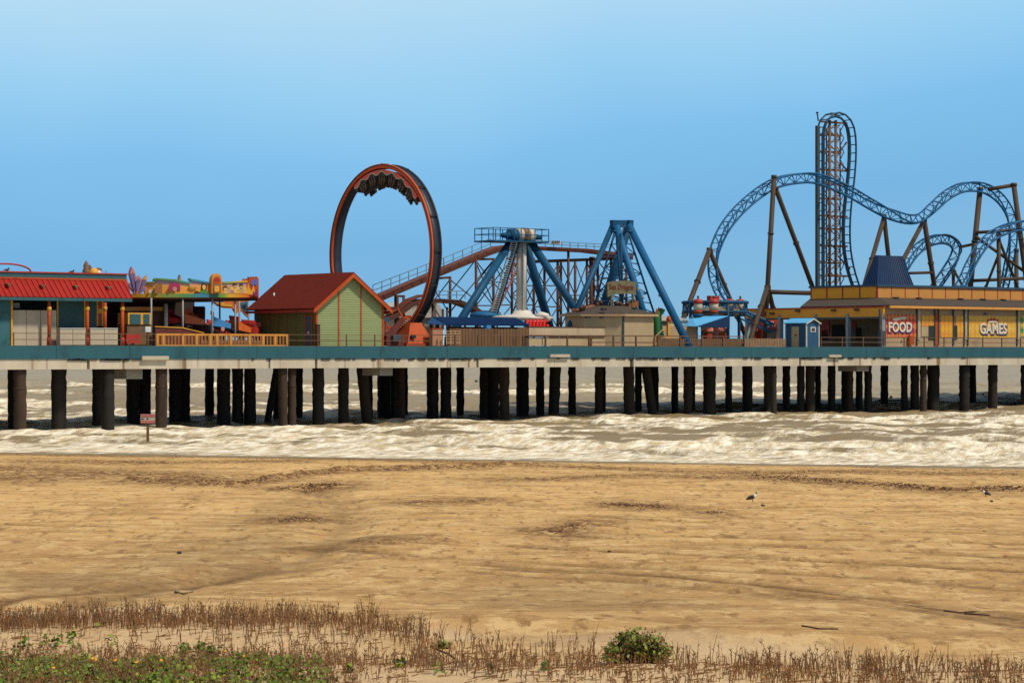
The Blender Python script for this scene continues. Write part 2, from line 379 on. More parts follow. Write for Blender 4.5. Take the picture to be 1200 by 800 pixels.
def tattr(t, n):
    a = t.nodes.new("ShaderNodeAttribute"); a.attribute_name = n; return a.outputs["Fac"]
ov = tcs.outputs["Object"]
c0 = tramp(t, tnoise(t, ov, .35, 6, .6, (1, .45, 1)), [(.3, (.46, .265, .100)), (.5, (.57, .345, .135)), (.7, (.63, .395, .17))])
c0 = tmix(t, tmath(t, 'MULTIPLY', tattr(t, "back"), tramp(t, tnoise(t, ov, .6, 6, .7, (.6, .6, 1)), [(.3, (.45, .45, .45)), (.65, (.95, .95, .95))])), c0, (.40, .235, .095))
c1 = tmix(t, tramp(t, tnoise(t, ov, 1.5, 5, .7, (1.0, .45, 1)), [(.50, (0, 0, 0)), (.58, (.55, .55, .55))]), c0, (.66, .46, .22))
c2a = tmix(t, tramp(t, tnoise(t, ov, 1.9, 4, .72, (1.3, .38, 1)), [(.545, (0, 0, 0)), (.60, (.55, .55, .55)), (.66, (1, 1, 1))]), c1, (.27, .145, .05))
c2 = tmix(t, tramp(t, tnoise(t, ov, .9, 5, .72, (.28, .75, 1)), [(.535, (0, 0, 0)), (.57, (.8, .8, .8)), (.60, (.1, .1, .1)), (.65, (.6, .6, .6))]), c2a, (.26, .14, .055))
c3 = tmix(t, tmath(t, 'MULTIPLY', tattr(t, "rut"), tramp(t, tnoise(t, ov, 4, 4, .6, (1, .5, 1)), [(.3, (.4, .4, .4)), (.55, (1, 1, 1))])), c2, (.13, .062, .02))
c4 = tmix(t, tattr(t, "wet"), c3, (.13, .078, .036))
c4w = tmix(t, tmath(t, 'MULTIPLY', tattr(t, "wrack"), tramp(t, tnoise(t, ov, 3, 8, .8, (1, .6, 1)), [(.42, (0, 0, 0)), (.55, (1, 1, 1))])), c4, (.13, .055, .02))
c5 = tmix(t, tattr(t, "pale"), c4w, (.56, .40, .24))
L(c5, b.inputs["Base Color"]); b.inputs["Roughness"].default_value = .9; b.inputs["Specular IOR Level"].default_value = .15
bp = t.nodes.new("ShaderNodeBump"); bp.inputs["Strength"].default_value = .7; bp.inputs["Distance"].default_value = .06
L(tmath(t, 'ADD', tnoise(t, ov, 5, 6, .7, (1, .8, 1)), tnoise(t, ov, 1.2, 4)), bp.inputs["Height"]); L(bp.outputs[0], b.inputs["Normal"])
pale = sm(44.5, 41.5, Y + .42 * (X + 8.7) + 2.0 * v1(X / 2, Y / 2)) * .75 * np.clip(.75 + v2(X / 1.3, Y / 1.3), 0, 1)
WL = [([(150, 563), (230, 568), (285, 569.5), (320, 561), (400, 552), (520, 547), (640, 543)], 330, 1.6, .08), ([(0, 532), (160, 534), (340, 536), (520, 541), (700, 547), (860, 553), (1010, 553), (1200, 556)], 420, 2.0, .07), ([(30, 540), (200, 541), (350, 539)], 120, 2, .06),
      ([(880, 558), (960, 562), (1040, 568), (1110, 574), (1200, 572)], 520, 2.6, .09), ([(600, 562), (760, 556), (900, 562), (990, 568)], 160, 2, .06), ([(355, 571), (375, 569), (397, 568)], 130, 2.2, .09), ([(325, 610), (350, 608), (372, 606)], 60, 1.2, .07), ([(325, 573), (338, 572)], 20, 1, .06),
      ([(715, 591), (740, 592), (780, 593)], 110, 1.4, .07), ([(830, 600), (845, 601)], 20, 1, .06), ([(645, 625), (665, 620), (690, 614)], 40, 1.6, .07), ([(0, 548), (100, 552), (200, 556), (240, 562)], 160, 4, .05), ([(480, 590), (540, 588), (570, 587)], 60, 1.5, .05), ([(1000, 546), (1060, 549), (1190, 552)], 50, 1.2, .06), ([(420, 638), (440, 640), (505, 634)], 12, .6, .05), ([(0, 556), (60, 560), (130, 553)], 70, 5, .05)]
wrack = np.zeros_like(X)
for pts, n, jy, h_ in WL:
    L_ = max(1.0, math.dist(gp(*pts[0]), gp(*pts[-1]))); dn = min(1.0, n / L_ / 7)
    wid = .5 + jy * .35
    wrack = np.maximum(wrack, dn * np.exp(-(dist_line(X + .8 * v2(X / 3, Y / 3), Y + 3.0 * v1(X / 4, Y / 5), pl(pts), .35) / wid) ** 2))
beach = grid_obj("beach", X, Y, H, ms, {"wet": wet, "rut": rut, "pale": pale, "wrack": wrack, "back": sm(92, 50, Y + 8 * v1(X / 12, Y / 12))}, "structure")
HX, HYs, HH = xs, ys, H
def h_at(x, y):
    i = min(max(np.searchsorted(HX, x) - 1, 0), len(HX) - 2); j = min(max(np.searchsorted(HYs, y) - 1, 0), len(HYs) - 2)
    fx = (x - HX[i]) / (HX[i + 1] - HX[i]); fy = (y - HYs[j]) / (HYs[j + 1] - HYs[j])
    return float((HH[j, i] * (1 - fx) + HH[j, i + 1] * fx) * (1 - fy) + (HH[j + 1, i] * (1 - fx) + HH[j + 1, i + 1] * fx) * fy)

# ------------------------------------------------------------------ the sea
aa = np.concatenate([-np.geomspace(30000, 240, 24)[:-1], np.linspace(-240, 110, 640)[:-1], np.geomspace(110, 30000, 26)])
bb = np.concatenate([np.linspace(-4, 110, 400)[:-1], np.linspace(110, 330, 330)[:-1], np.geomspace(330, 40000, 60)])
A, Bq = np.meshgrid(aa, bb)
fade = sm(1500, 400, Bq) * sm(900, 300, np.abs(A))
wp = 5.0 * v1(A / 14, Bq / 30) + 2.0 * v2(A / 5, Bq / 11)
def crest(x): return np.clip(np.sin(x), -1, 1) * .5 + .5
w1 = crest(2 * math.pi * (Bq + wp) / 10.5) ** 2.2; w2 = crest(2 * math.pi * (Bq * .93 + 1.7 * wp + .12 * A) / 23.0) ** 2.5; w3 = crest(2 * math.pi * (Bq + 3.2 * wp - .1 * A + 8 + 16 * v2(A / 45, Bq / 70)) / 62.0) ** 3
amp1 = .05 + .30 * sm(4, 22, Bq) - .12 * sm(60, 130, Bq); amp2 = .32 * sm(15, 70, Bq); amp3 = 1.0 * sm(90, 190, Bq) * sm(420, 250, Bq)
loc = np.clip(.55 + 1.3 * v3(A / 17, Bq / 9), .1, 1.2)
HS = .02 + fade * (amp1 * w1 * loc + amp2 * w2 * loc + amp3 * w3 * np.clip(.7 + v4(A / 25, Bq / 40), .2, 1.2) + .42 * v2(A / 2.6, Bq / 2.4) * sm(3, 20, Bq) + .26 * v3(A / 1.1, Bq / 1.2) * sm(2, 15, Bq))
HS = HS - .12 * sm(12, 0, Bq) * sm(-4, 2, Bq) * 0 
gust = v1(A / 26 + 5, Bq / 12)
foam = .95 * sm(-3, 3, Bq) * sm(135, 88, Bq) * (1 - .22 * sm(20, 60, Bq)) + .36 * gust * sm(4, 20, Bq) + .45 * (w1 - .3) * sm(8, 30, Bq) * sm(120, 90, Bq) + .55 * v2(A / 4, Bq / 5) * sm(6, 20, Bq)
foam = np.maximum(foam, 1.0 * sm(.25, .8, w3) * sm(85, 110, Bq) * sm(330, 250, Bq) * np.clip(.8 + 2.0 * v2(A / 16, Bq / 30), 0, 1))
foam = np.maximum(foam, .75 * sm(.5, 1, w2) * sm(60, 90, Bq) * sm(300, 200, Bq) * np.clip(.55 + 1.6 * v4(A / 18, Bq / 20), 0, 1))
foam = np.maximum(foam, .95 * np.exp(-((Bq - 1.0 + .8 * v1(A / 3, 0)) / 1.2) ** 2))
foam = np.clip(foam, 0, 1)
mw, t, b = nodes_of("sea water"); L = t.links.new
tcs = t.nodes.new("ShaderNodeTexCoord"); mpr = t.nodes.new("ShaderNodeMapping"); mpr.inputs["Rotation"].default_value = (0, 0, math.atan2(.331, .944)); L(tcs.outputs["Object"], mpr.inputs[0])
ov = mpr.outputs[0]
nbig = tnoise(t, ov, .28, 5, .65, (.6, .6, 1)); nfine = tnoise(t, ov, 1.0, 5, .7, (1.0, .30, 1))
mskv = tmath(t, 'ADD', tmath(t, 'ADD', tmath(t, 'MULTIPLY', nbig, .62), tmath(t, 'MULTIPLY', nfine, .72)), tmath(t, 'MULTIPLY_ADD', tattr(t, "foam"), .62, -.62))
fm = tramp(t, mskv, [(.475, (0, 0, 0)), (.54, (.5, .5, .5)), (.64, (1, 1, 1))])
wc = tramp(t, tnoise(t, ov, .22, 5, .6, (.3, 1, 1)), [(.3, (.24, .185, .105)), (.5, (.31, .25, .16)), (.7, (.38, .315, .215))])
wc = tmix(t, tattr(t, "deep"), tmix(t, .65, wc, (.21, .14, .06)), wc)  # muddy inshore, paler offshore; the pale tone stands in for sky reflection
fc = tmix(t, tramp(t, tnoise(t, ov, 1.3, 5, .7, (1, .3, 1)), [(.42, (0, 0, 0)), (.58, (1, 1, 1))]), (.52, .41, .26), (.86, .78, .64))
L(tmix(t, fm, wc, fc), b.inputs["Base Color"]); b.inputs["Specular IOR Level"].default_value = .12
rg = t.nodes.new("ShaderNodeMapRange"); L(fm, rg.inputs[0]); rg.inputs[3].default_value = .45; rg.inputs[4].default_value = .85; L(rg.outputs[0], b.inputs["Roughness"])
bp = t.nodes.new("ShaderNodeBump"); bp.inputs["Strength"].default_value = .8; bp.inputs["Distance"].default_value = .25
L(tmath(t, 'ADD', nfine, tmath(t, 'MULTIPLY', fm, .4)), bp.inputs["Height"]); L(bp.outputs[0], b.inputs["Normal"])
sea = grid_obj("sea", SO[0] + A * SA[0] + Bq * SB[0], SO[1] + A * SA[1] + Bq * SB[1], HS, mw, {"foam": foam, "deep": sm(70, 240, Bq)}, "structure")  # deep follows distance offshore and weights the painted reflection tone

# ------------------------------------------------------------------ the pier
W1, W2, SJ = 26.0, 46.0, S(770, 26)
pier = thing("pier", "long amusement pier on dark concrete piles with a teal edge, standing in the surf", "pier", (0, 0, 0))
mb = MB(); mb.box(-45, SJ, 0.35, W1, 5.50, DECK); mb.box(SJ, 190, 0.35, W2, 5.503, DECK); mb.build("deck", M("deck concrete", (.20, .17, .13), .85, .3, .6), pier)
mb = MB(); mb.box(-45, 190, -.02, .33, 5.44, 6.44); mb.build("fascia", m_teal, pier)
mb = MB()
for px in (-20, 66, 152, 232, 301, 371, 446, 524, 598, 676, 742, 815, 880, 950, 1015, 1084, 1150): s_ = S(px, 0); MB().box(s_ - .02, s_ + .02, -.026, -.019, 5.45, 6.43).build("fascia_joint", M("dark teal joint", (.008, .03, .038), .8, .2), pier)
mb = MB(); cuts = [-45, S(104, 0), S(371, 0), S(560, 0), S(740, 0), S(938, 0), 190]
for c0_, c1_ in zip(cuts[:-1], cuts[1:]): mb.box(c0_ + .12, c1_ - .12, .06, .5, 4.69, 5.437)
m, t, b = nodes_of("stained concrete beam"); L = t.links.new; ov = t.nodes.new("ShaderNodeTexCoord").outputs["Object"]
c0 = tramp(t, tnoise(t, ov, .5, 5, .6, (1, 1, .4)), [(.3, (.40, .33, .24)), (.7, (.60, .53, .42))])
c1 = tmix(t, tramp(t, tnoise(t, ov, .55, 4, .7, (1, 1, .03)), [(.58, (0, 0, 0)), (.64, (.85, .85, .85))]), c0, (.16, .075, .02))
c2 = tmix(t, tramp(t, tnoise(t, ov, .37, 3, .6, (1, 0, 0)), [(.63, (0, 0, 0)), (.65, (.95, .95, .95))]), c1, (.03, .022, .016))
L(c2, b.inputs["Base Color"]); b.inputs["Roughness"].default_value = .85
mb.build("edge_beam", m, pier)
mb = MB()
for k in range(170):          # dark broken edge and brackets under the fascia
    px = random.choice([random.uniform(0, 1200), random.gauss(120, 30), random.gauss(760, 40), random.gauss(520, 60), random.gauss(950, 60)])
    s_ = S(px, 0); l_ = random.uniform(.15, .9); mb.box(s_, s_ + l_, -.035, .03, 5.40 - random.uniform(0, .10), 5.45 + random.uniform(0, .05))
mb.build("fascia_corrosion", m_black, pier, kind="stuff")
for px0, px1, py0, py1 in [(167, 198, 417, 421.5), (645, 668, 415, 418.5), (972, 986, 415.5, 418.5)]:
    B(px0, px1, py0, py1, -.25, .3).build("ledge", m_white, pier)
# piles: (left column, right column, row where the water takes them, shift of the top, painted tone: shaded / lit / between)
PILES = [(9, 22, 503, 0, 0), (16, 31, 509, 0, 1), (60, 78, 505, 0, 0), (108, 124, 503, 0, 0), (119, 134, 507, 0, 0), (148, 163, 498, 0, 0), (162, 177, 497, 0, 0), (182, 196, 505, 0, 1), (198, 212, 497, 0, 0), (209, 223, 496, 0, 0),
         (240, 251, 494, 0, 0), (254, 270, 498, 0, 0), (272, 285, 497, 0, 0), (286, 300, 497, 0, 0), (309, 317, 496, 13, 0), (320, 332, 494, 0, 0), (326, 337, 503, 0, 1), (337, 347, 503, 0, 1), (344, 355, 494, 0, 0), (366, 380, 498, 0, 0), (396, 409, 497, 0, 2),
         (424, 437, 496, -7, 2), (427, 437, 492, 0, 0), (442, 458, 491, 0, 0), (457, 465, 490, 0, 0), (463, 475, 493, 0, 1), (470, 478, 488, 0, 0), (500, 514, 492, 0, 0), (516, 529, 492, 0, 0), (535, 544, 488, 0, 0), (562, 574, 491, 0, 0), (572, 585, 491, 0, 0), (585, 597, 492, 0, 1),
         (605, 620, 489, 0, 0), (628, 638, 488, 0, 0), (642, 655, 490, 3, 0), (666, 675, 488, 0, 0), (697, 707, 489, 0, 1), (702, 710, 486, 0, 0), (731, 744, 490, -1, 2), (744, 752, 486, 0, 0), (760, 771, 489, -11, 2), (759, 772, 486, 0, 0), (787, 795, 486, 0, 0), (801, 812, 488, 0, 1), (807, 815, 485, 0, 0),
         (824, 839, 488, 0, 0), (850, 858, 486, 0, 0), (870, 882, 486, 0, 0), (895, 904, 487, 0, 2), (903, 910, 488, 0, 2), (917, 926, 485, 0, 0), (934, 943, 486, 0, 0), (944, 955, 486, 0, 2), (955, 962, 483, 0, 0), (970, 979, 484, 0, 0), (986, 994, 483, 0, 0), (991, 1000, 484, 0, 1), (1003, 1011, 483, 0, 0), (1013, 1022, 484, 0, 0),
         (1032, 1041, 477, 0, 2), (1056, 1064, 483, 0, 0), (1067, 1077, 483, 0, 0), (1078, 1086, 484, 0, 1), (1087, 1101, 483, 0, 0), (1124, 1136, 483, 0, 0), (1136, 1144, 477, 0, 2), (1158, 1169, 482, 0, 2), (1196, 1206, 483, 0, 0), (-24, -8, 505, 0, 0), (-60, -44, 505, 0, 0), (1232, 1243, 482, 0, 0)]
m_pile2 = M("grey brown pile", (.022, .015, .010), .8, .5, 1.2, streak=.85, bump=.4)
npile = 0
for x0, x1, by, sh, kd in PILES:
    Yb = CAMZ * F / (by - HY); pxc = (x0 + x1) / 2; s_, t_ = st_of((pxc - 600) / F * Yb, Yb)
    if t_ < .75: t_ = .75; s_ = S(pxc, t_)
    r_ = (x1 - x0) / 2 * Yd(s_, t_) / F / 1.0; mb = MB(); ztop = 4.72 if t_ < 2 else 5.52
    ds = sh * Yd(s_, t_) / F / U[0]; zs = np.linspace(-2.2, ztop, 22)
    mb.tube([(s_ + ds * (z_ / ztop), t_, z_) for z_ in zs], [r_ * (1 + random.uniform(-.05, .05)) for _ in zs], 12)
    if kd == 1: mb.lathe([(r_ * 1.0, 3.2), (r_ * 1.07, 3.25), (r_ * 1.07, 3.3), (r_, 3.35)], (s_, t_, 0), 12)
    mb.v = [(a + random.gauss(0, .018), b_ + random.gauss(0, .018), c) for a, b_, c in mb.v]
    mb.build("pile", (m_pile_shade, m_pile_lit, m_pile2)[kd], pier); npile += 1
for i in range(0, len(PILES), 3):          # inner rows behind the ones in front
    x0, x1, by, sh, kd = PILES[i]
    if sh: continue
    t_ = 13 + (i % 2) * 8; s_ = S((x0 + x1) / 2, t_); r_ = (x1 - x0) / 2 * Yd(s_, t_) / F * .92
    MB().tube([(s_, t_, -2), (s_, t_, 5.52)], r_, 10).build("pile", m_pile_shade, pier)
for px0, px1, py0, py1 in [(148, 167, 432, 444), (445, 460, 430, 440), (1004, 1018, 427, 435)]:
    B(px0, px1, py0, py1, 1.3, 2.5).build("pile_cap", M("pale concrete cap", (.30, .28, .24), .85, .2), pier)

# ------------------------------------------------------------------ railings and fences on the edge
def railing(name, label, px0, px1, t, step, mat, h=1.02, rails=(1.0, .55, .1), w=.06, bal=0, cat="railing"):
    s0, s1 = S(px0, t), S(px1, t); z0 = DECK
    th = thing(name, label, cat, (s0, t, z0)); n = max(1, round((s1 - s0) / step)); mb = MB()
    for r_ in rails: mb.box(s0, s1, t - w / 2, t + w / 2, z0 + h * r_ - w / 2, z0 + h * r_ + w / 2)
    mb.build("rail", mat, th)
    for k in range(n + 1):
        s_ = s0 + (s1 - s0) * k / n; MB().box(s_ - w * .7, s_ + w * .7, t - w * .75, t + w * .75, z0, z0 + h + .05).build("post", mat, th)
    if bal:
        mb = MB(); k = s0 + bal
        while k < s1 - .02: mb.box(k - .018, k + .018, t - .018, t + .018, z0 + h * rails[-1], z0 + h * rails[0]); k += bal
        mb.build("balusters", mat, th)
    return th
m_rail = M("brown rail paint", (.125, .062, .033), .6, .3)
m_railt = M("tan rail paint", (.20, .12, .06), .6, .3)
railing("metal_railing", "thin brown rail in front of the white wall under the red roof", 16, 182, .55, 3.0, m_rail, w=.05)
railing("metal_railing", "thin brown rail in front of the green gabled house", 338, 504, .55, 2.6, m_rail, w=.055)
railing("metal_railing", "dark brown railing in front of the low blue roof and white pendulum", 506, 690, .5, 2.5, m_rail, h=1.05, w=.085, rails=(1.0, .1))
railing("metal_railing", "brown railing in front of the beige octagonal booth and blue swing legs", 692, 872, .5, 2.5, m_rail, h=1.05, w=.085, rails=(1.0, .45, .1))
railing("metal_railing", "thin brown railing in front of the food and games hall", 962, 1260, .5, 2.8, m_rail, h=1.02, w=.06)
# orange fence of the music ride
t_ = .62; s0, s1 = S(183, t_), S(337, t_)
fen = thing("picket_fence", "orange wooden picket fence in front of the music ride", "fence", (s0, t_, DECK))
mb = MB()
for r_ in (1.0, .12): mb.box(s0, s1, t_ - .06, t_ + .06, DECK + r_ * .98 - .08, DECK + r_ * .98 + .08)
mb.build("rail", m_tan, fen); mb = MB(); k = s0 + .1
while k < s1: mb.box(k, k + .16, t_ - .03, t_ + .03, DECK + .05, DECK + .95); k += .30
mb.build("pickets", M("dark orange pickets", (.26, .10, .03), .7, .35, 2), fen)
for px in (184, 191, 214, 230, 246, 254, 270, 292, 308, 322, 336):
    s_ = S(px, t_); MB().box(s_ - .1, s_ + .1, t_ - .08, t_ + .08, DECK, DECK + 1.06).build("post", m_tan, fen)
# timber fence right of the swing
def plank_fence(label, px0, px1, t, h, mat, step=.24, gap=.05):
    s0, s1 = S(px0, t), S(px1, t); f_ = thing("plank_fence", label, "fence", (s0, t, DECK)); mb = MB(); k = s0
    while k < s1: mb.box(k, min(k + step - gap, s1), t, t + .04, DECK + .06, DECK + h + random.uniform(-.02, .02)); k += step
    mb.build("planks", mat, f_)
    MB().box(s0, s1, t + .04, t + .09, DECK + .2, DECK + .3).box(s0, s1, t + .04, t + .09, DECK + h - .3, DECK + h - .2).build("rail", mat, f_)
    return f_
plank_fence("weathered brown plank fence below the low blue roof", 527, 620, 2.2, 1.62, m_rust, .34, .05)
plank_fence("short brown plank fence between the blue awning and the blue hut", 873, 921, 1.1, .88, M("light brown boards", (.25, .16, .09), .8, .3, 2), .20, .06)
plank_fence("low dark brown board fence under the blue awning", 770, 872, 1.4, .85, M("dark brown boards", (.15, .085, .045), .8, .35, 2), .22, .05)
g = thing("metal_gate", "brown bar gate with a white post beside the orange loop base", "gate", P(505, 404, 1.2))
mb = MB()
for py in (388, 391, 394, 397, 400, 402): B(523, 539, py - .35, py + .35, 1.2, .05, mb)
for px in (523, 528, 533, 538.5): B(px, px + .8, 387, 404, 1.18, .05, mb)
mb.build("bars", m_brick, g); B(519, 520.6, 386.5, 404.5, 1.15, .12).build("post", m_lgrey, g)
wl = thing("panel_wall", "long beige panelled wall with a brown cap beside the blue pendulum leg", "wall", P(620, 405, 2.0))
B(620, 709, 383.5, 393, 2.4, .25).build("upper_wall", M("stained beige panel", (.44, .33, .22), .75, .3, .7, streak=.7), wl)
B(619, 710, 382.6, 383.5, 2.35, .35).build("cap", m_brown, wl)
for a, b_ in ((620, 635), (636, 664.5), (665.5, 693), (694, 709)): B(a, b_, 395.5, 405, 1.6, .5).build("lower_panel", m_beige, wl)
B(620, 709, 393.6, 395.0, 1.5, .7).build("shelf", m_brown, wl)
pp = thing("planter_post", "salmon pink low wall piece between the orange loop base and the gate", "wall", P(509, 405, 1.8))
B(507, 519, 385.5, 405, 1.8, .5).build("wall", M("salmon paint", (.40, .19, .11), .7, .2), pp); B(506.5, 519, 384.7, 385.5, 1.75, .6).build("cap", m_ored, pp)

# ------------------------------------------------------------------ red-roofed restaurant at the left
t0 = 2.2; sR = S(147, t0 + .9)
rest = thing("restaurant", "long open-fronted building with a ribbed red metal roof and teal trim", "building", (S(0, t0), t0, DECK))
sL = -34; zE0, zE1 = Z(80, 352.5, 1.3), Z(80, 349.0, 1.3); zT = Z(80, 328.5, 2.8)
B2 = lambda s0, s1, ta, tb, za, zb: MB().box(s0, s1, ta, tb, za, zb)
sE = S(155, 1.3)
mb = MB().box(sL, sE, 1.3, 1.5, zE0, zE1); mb.box(sE - .2, sE, 1.5, 12, zE0, zE1); mb.build("eave_band", m_teal2, rest)
zP0, zP1 = Z(80, 328.0, 2.8), Z(80, 320.6, 2.8)
sP = S(148.5, 2.8)
mb = MB(); mb.slab([(sL, 1.32, zE1 + .02), (sE, 1.32, zE1 + .02), (sP, 2.8, zT), (sL, 2.8, zT)], .06)
mb.slab([(sE, 1.32, zE1 + .02), (sE, 12, zE1 + .02), (sP, 11, zT), (sP, 2.8, zT)], .06)
k = sE
while k > sL:
    q = min(k, sP) if k > sP else k
    mb.bar((k, 1.27, zE1 + .06), (q, 2.75, zT + .04), .07); k -= .46
mb.build("metal_roof", m_red, rest)
B2(sL, sP, 2.80, 11, zP0, zP1).build("parapet", m_teal2, rest)
B2(sL, sP + .08, 2.72, 11.1, zP1, zP1 + .10).build("parapet_cap", m_redp, rest)
B2(sL, sP + .05, 2.74, 2.79, zP0, zP0 + .14).build("roof_flashing", m_ored, rest)
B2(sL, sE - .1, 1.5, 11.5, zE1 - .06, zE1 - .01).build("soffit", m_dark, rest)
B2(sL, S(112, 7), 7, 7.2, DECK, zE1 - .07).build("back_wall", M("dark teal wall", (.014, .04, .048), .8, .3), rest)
B2(S(12.3, 2.4), S(14.2, 2.4), 2.3, 2.5, DECK, zE0).build("door_frame", m_yel, rest)
B2(sL, S(12.2, 2.4), 2.4, 2.6, DECK, zE0).build("teal_wall", M("weathered teal wall", (.03, .115, .14), .7, .45, .6), rest)
B2(S(14.3, 2.6), S(55.5, 2.6), 2.6, 2.8, DECK, Z(35, 363.5, 2.6)).build("white_wall", m_white, rest)
mb = MB()
for px in (31, 47.5): mb.box(S(px, 2.6) - .015, S(px, 2.6) + .015, 2.58, 2.61, DECK, Z(35, 363.5, 2.6))
mb.build("wall_joint", m_railt, rest)
B2(S(60, 2.7), S(66, 2.7), 2.7, 2.9, DECK, Z(62, 363.5, 2.7)).build("white_wall", m_white, rest)
B(15, 23, 355, 360.8, 3.4, .6).build("air_conditioner", m_grey, rest)
for px0, px1 in ((67, 68.3), (98.8, 100)): B2(S(px0, 3), S(px1, 3), 3, 3.15, DECK, Z(80, 351.5, 3)).build("door_frame", m_yel, rest)
B2(S(68, 3), S(99, 3), 3.0, 3.12, Z(80, 351.5, 3), Z(80, 350.4, 3)).build("door_frame", m_yel, rest)
B2(S(68.4, 3.1), S(98.7, 3.1), 3.1, 3.2, DECK, Z(80, 351.7, 3)).build("shutter", M("deep teal shutter", (.02, .07, .085), .6, .25), rest)
B2(S(105, 3.6), S(113, 3.6), 3.6, 3.7, DECK, Z(80, 351.7, 3)).build("shutter", M("deep teal shutter", (.02, .07, .085), .6, .25), rest)
for px0, px1 in ((113.2, 115), (119.5, 121.3)): B2(S(px0, 3.8), S(px1, 3.8), 3.8, 4.0, Z(117, 382, 3.8), Z(117, 351, 3.8)).build("door_frame", m_yel, rest)
B2(S(115, 3.8), S(119.5, 3.8), 3.82, 3.95, Z(117, 382, 3.8), Z(117, 351, 3.8)).build("red_panel", m_redp, rest)
B2(S(115, 3.8), S(119.5, 3.8), 3.79, 3.82, Z(117, 367, 3.8), Z(117, 362, 3.8)).build("yellow_panel", m_yel, rest)
for px in (57.6, 102.3, 143.4, 123.0):
    tt = 1.75 if px != 123.0 else 6.4; r_ = .135; s_ = S(px, tt)
    c = MB().tube([(s_, tt, DECK), (s_, tt, zE0 + .05)], r_, 10).build("column", m_ored, rest)
    MB().lathe([(r_ * 1.0, -.15), (r_ * 1.3, -.12), (r_ * 1.3, .12), (r_, .15)], (s_, tt, Z(px, 361.5, tt)), 10).build("ring", m_yel, c)
    MB().lathe([(r_ * 1.02, 0), (r_ * 1.35, 0), (r_ * 1.35, .7), (r_ * 1.02, .75)], (s_, tt, DECK), 10).build("base", m_redp, c)
for px, py in ((9, 333), (49, 334.5), (88, 335.3), (126, 336.2)):
    s_, tt, z_ = P(px, py, 2.05)
    MB().box(s_ - .16, s_ + .16, 1.75, 2.3, z_ - .02, z_ + .05).lathe([(.05, -.16), (.13, -.13), (.13, 0), (.05, .02)], (s_, 1.9, z_), 8).build("roof_lamp", m_railt, rest)
for px0, px1, lb in ((70.5, 85, "boxy white counter with a dark mark standing before the teal shutter"), (85.6, 100.5, "plain white counter beside the middle red column"), (106, 122, "white counter with a dark edge right of the middle red column"), (122.6, 138, "white counter left of the red column nearest the music ride")):
    c = thing("counter", lb, "counter", P(px0, 404, 1.45), "white counters along the rail"); B(px0, px1, 385.0, 404, 1.45, .6).build("cabinet", m_white, c); B(px0 - .3, px1 + .3, 384.2, 385.0, 1.4, .7).build("counter_top", m_lgrey, c)
# red hoop, ornaments and birds over the roof
pts = []
for k in range(25):
    a = math.pi * k / 24; px = 5 - 31 * math.cos(a); py = 318.5 - 9.5 * math.sin(a); pts.append(P(px, py, 6.0))
MB().tube(pts, .07, 8).build("roof_hoop", m_redp, None, pts[0], label="thin red hoop arching over the left end of the restaurant roof", category="roof arch")
orn = thing("carousel_top", "tan scrolled ornaments with an orange dome showing over the restaurant roof", "ornament", P(100, 322, 9))
MB().lathe([(.25, 0), (.32, .25), (.2, .5), (.24, .7), (.12, .95), (.04, 1.1)], P(101, 321.5, 9), 10).build("finial", M("tan carving", (.20, .12, .08), .7, .3), orn)
q = [P(105 + x, 322 - y, 9.2) for x, y in [(0, 0), (1, 4), (0, 8), (1, 11.5), (3, 8), (5, 6), (8, 7), (11, 8.5), (14, 7.5), (15, 5), (13, 4.5), (12, 2), (11.5, 0)]]
MB().prism([(a[0], a[2]) for a in q], 9.2, 9.45).build("scroll", M("tan carving", (.20, .12, .08), .7, .3), orn)
MB().ell(P(110, 320.5, 8.8), (.42, .42, .45)).build("dome", m_yel, orn); MB().ell(P(115, 319.5, 8.7), (.3, .2, .2)).build("light", m_lgrey, orn)
mb = MB(); mb.bar(P(119, 321, 9), P(119, 317.5, 9), .04); mb.bar(P(124.6, 321.5, 9), P(124.6, 317, 9), .05); mb.bar(P(119, 318, 9), P(124.6, 318, 9), .03); mb.build("bracket", m_grey, orn)
def bird_small(px, py, t, label):
    s_, tt, z_ = P(px, py, t); th = thing("perched_bird", label, "bird", (s_, tt, z_), "birds perched on the restaurant roof")
    mb = MB(); mb.ell((s_, tt, z_ + .14), (.17, .08, .09)).ell((s_ + .13, tt, z_ + .25), (.06, .055, .06)).tube([(s_ - .14, tt, z_ + .13), (s_ - .32, tt, z_ + .10)], [.05, .02], 6)
    mb.tube([(s_ + .02, tt, z_ - .02), (s_ + .02, tt, z_ + .08)], .012, 5).tube([(s_ + .17, tt, z_ + .25), (s_ + .26, tt, z_ + .24)], [.02, .006], 5)
    mb.build("body", m_gull_g, th)
bird_small(8.3, 318.3, 2.95, "dark bird perched on the restaurant roof under the red hoop"); bird_small(84.5, 320.6, 2.95, "dark bird perched on the restaurant roof near the tan ornaments")

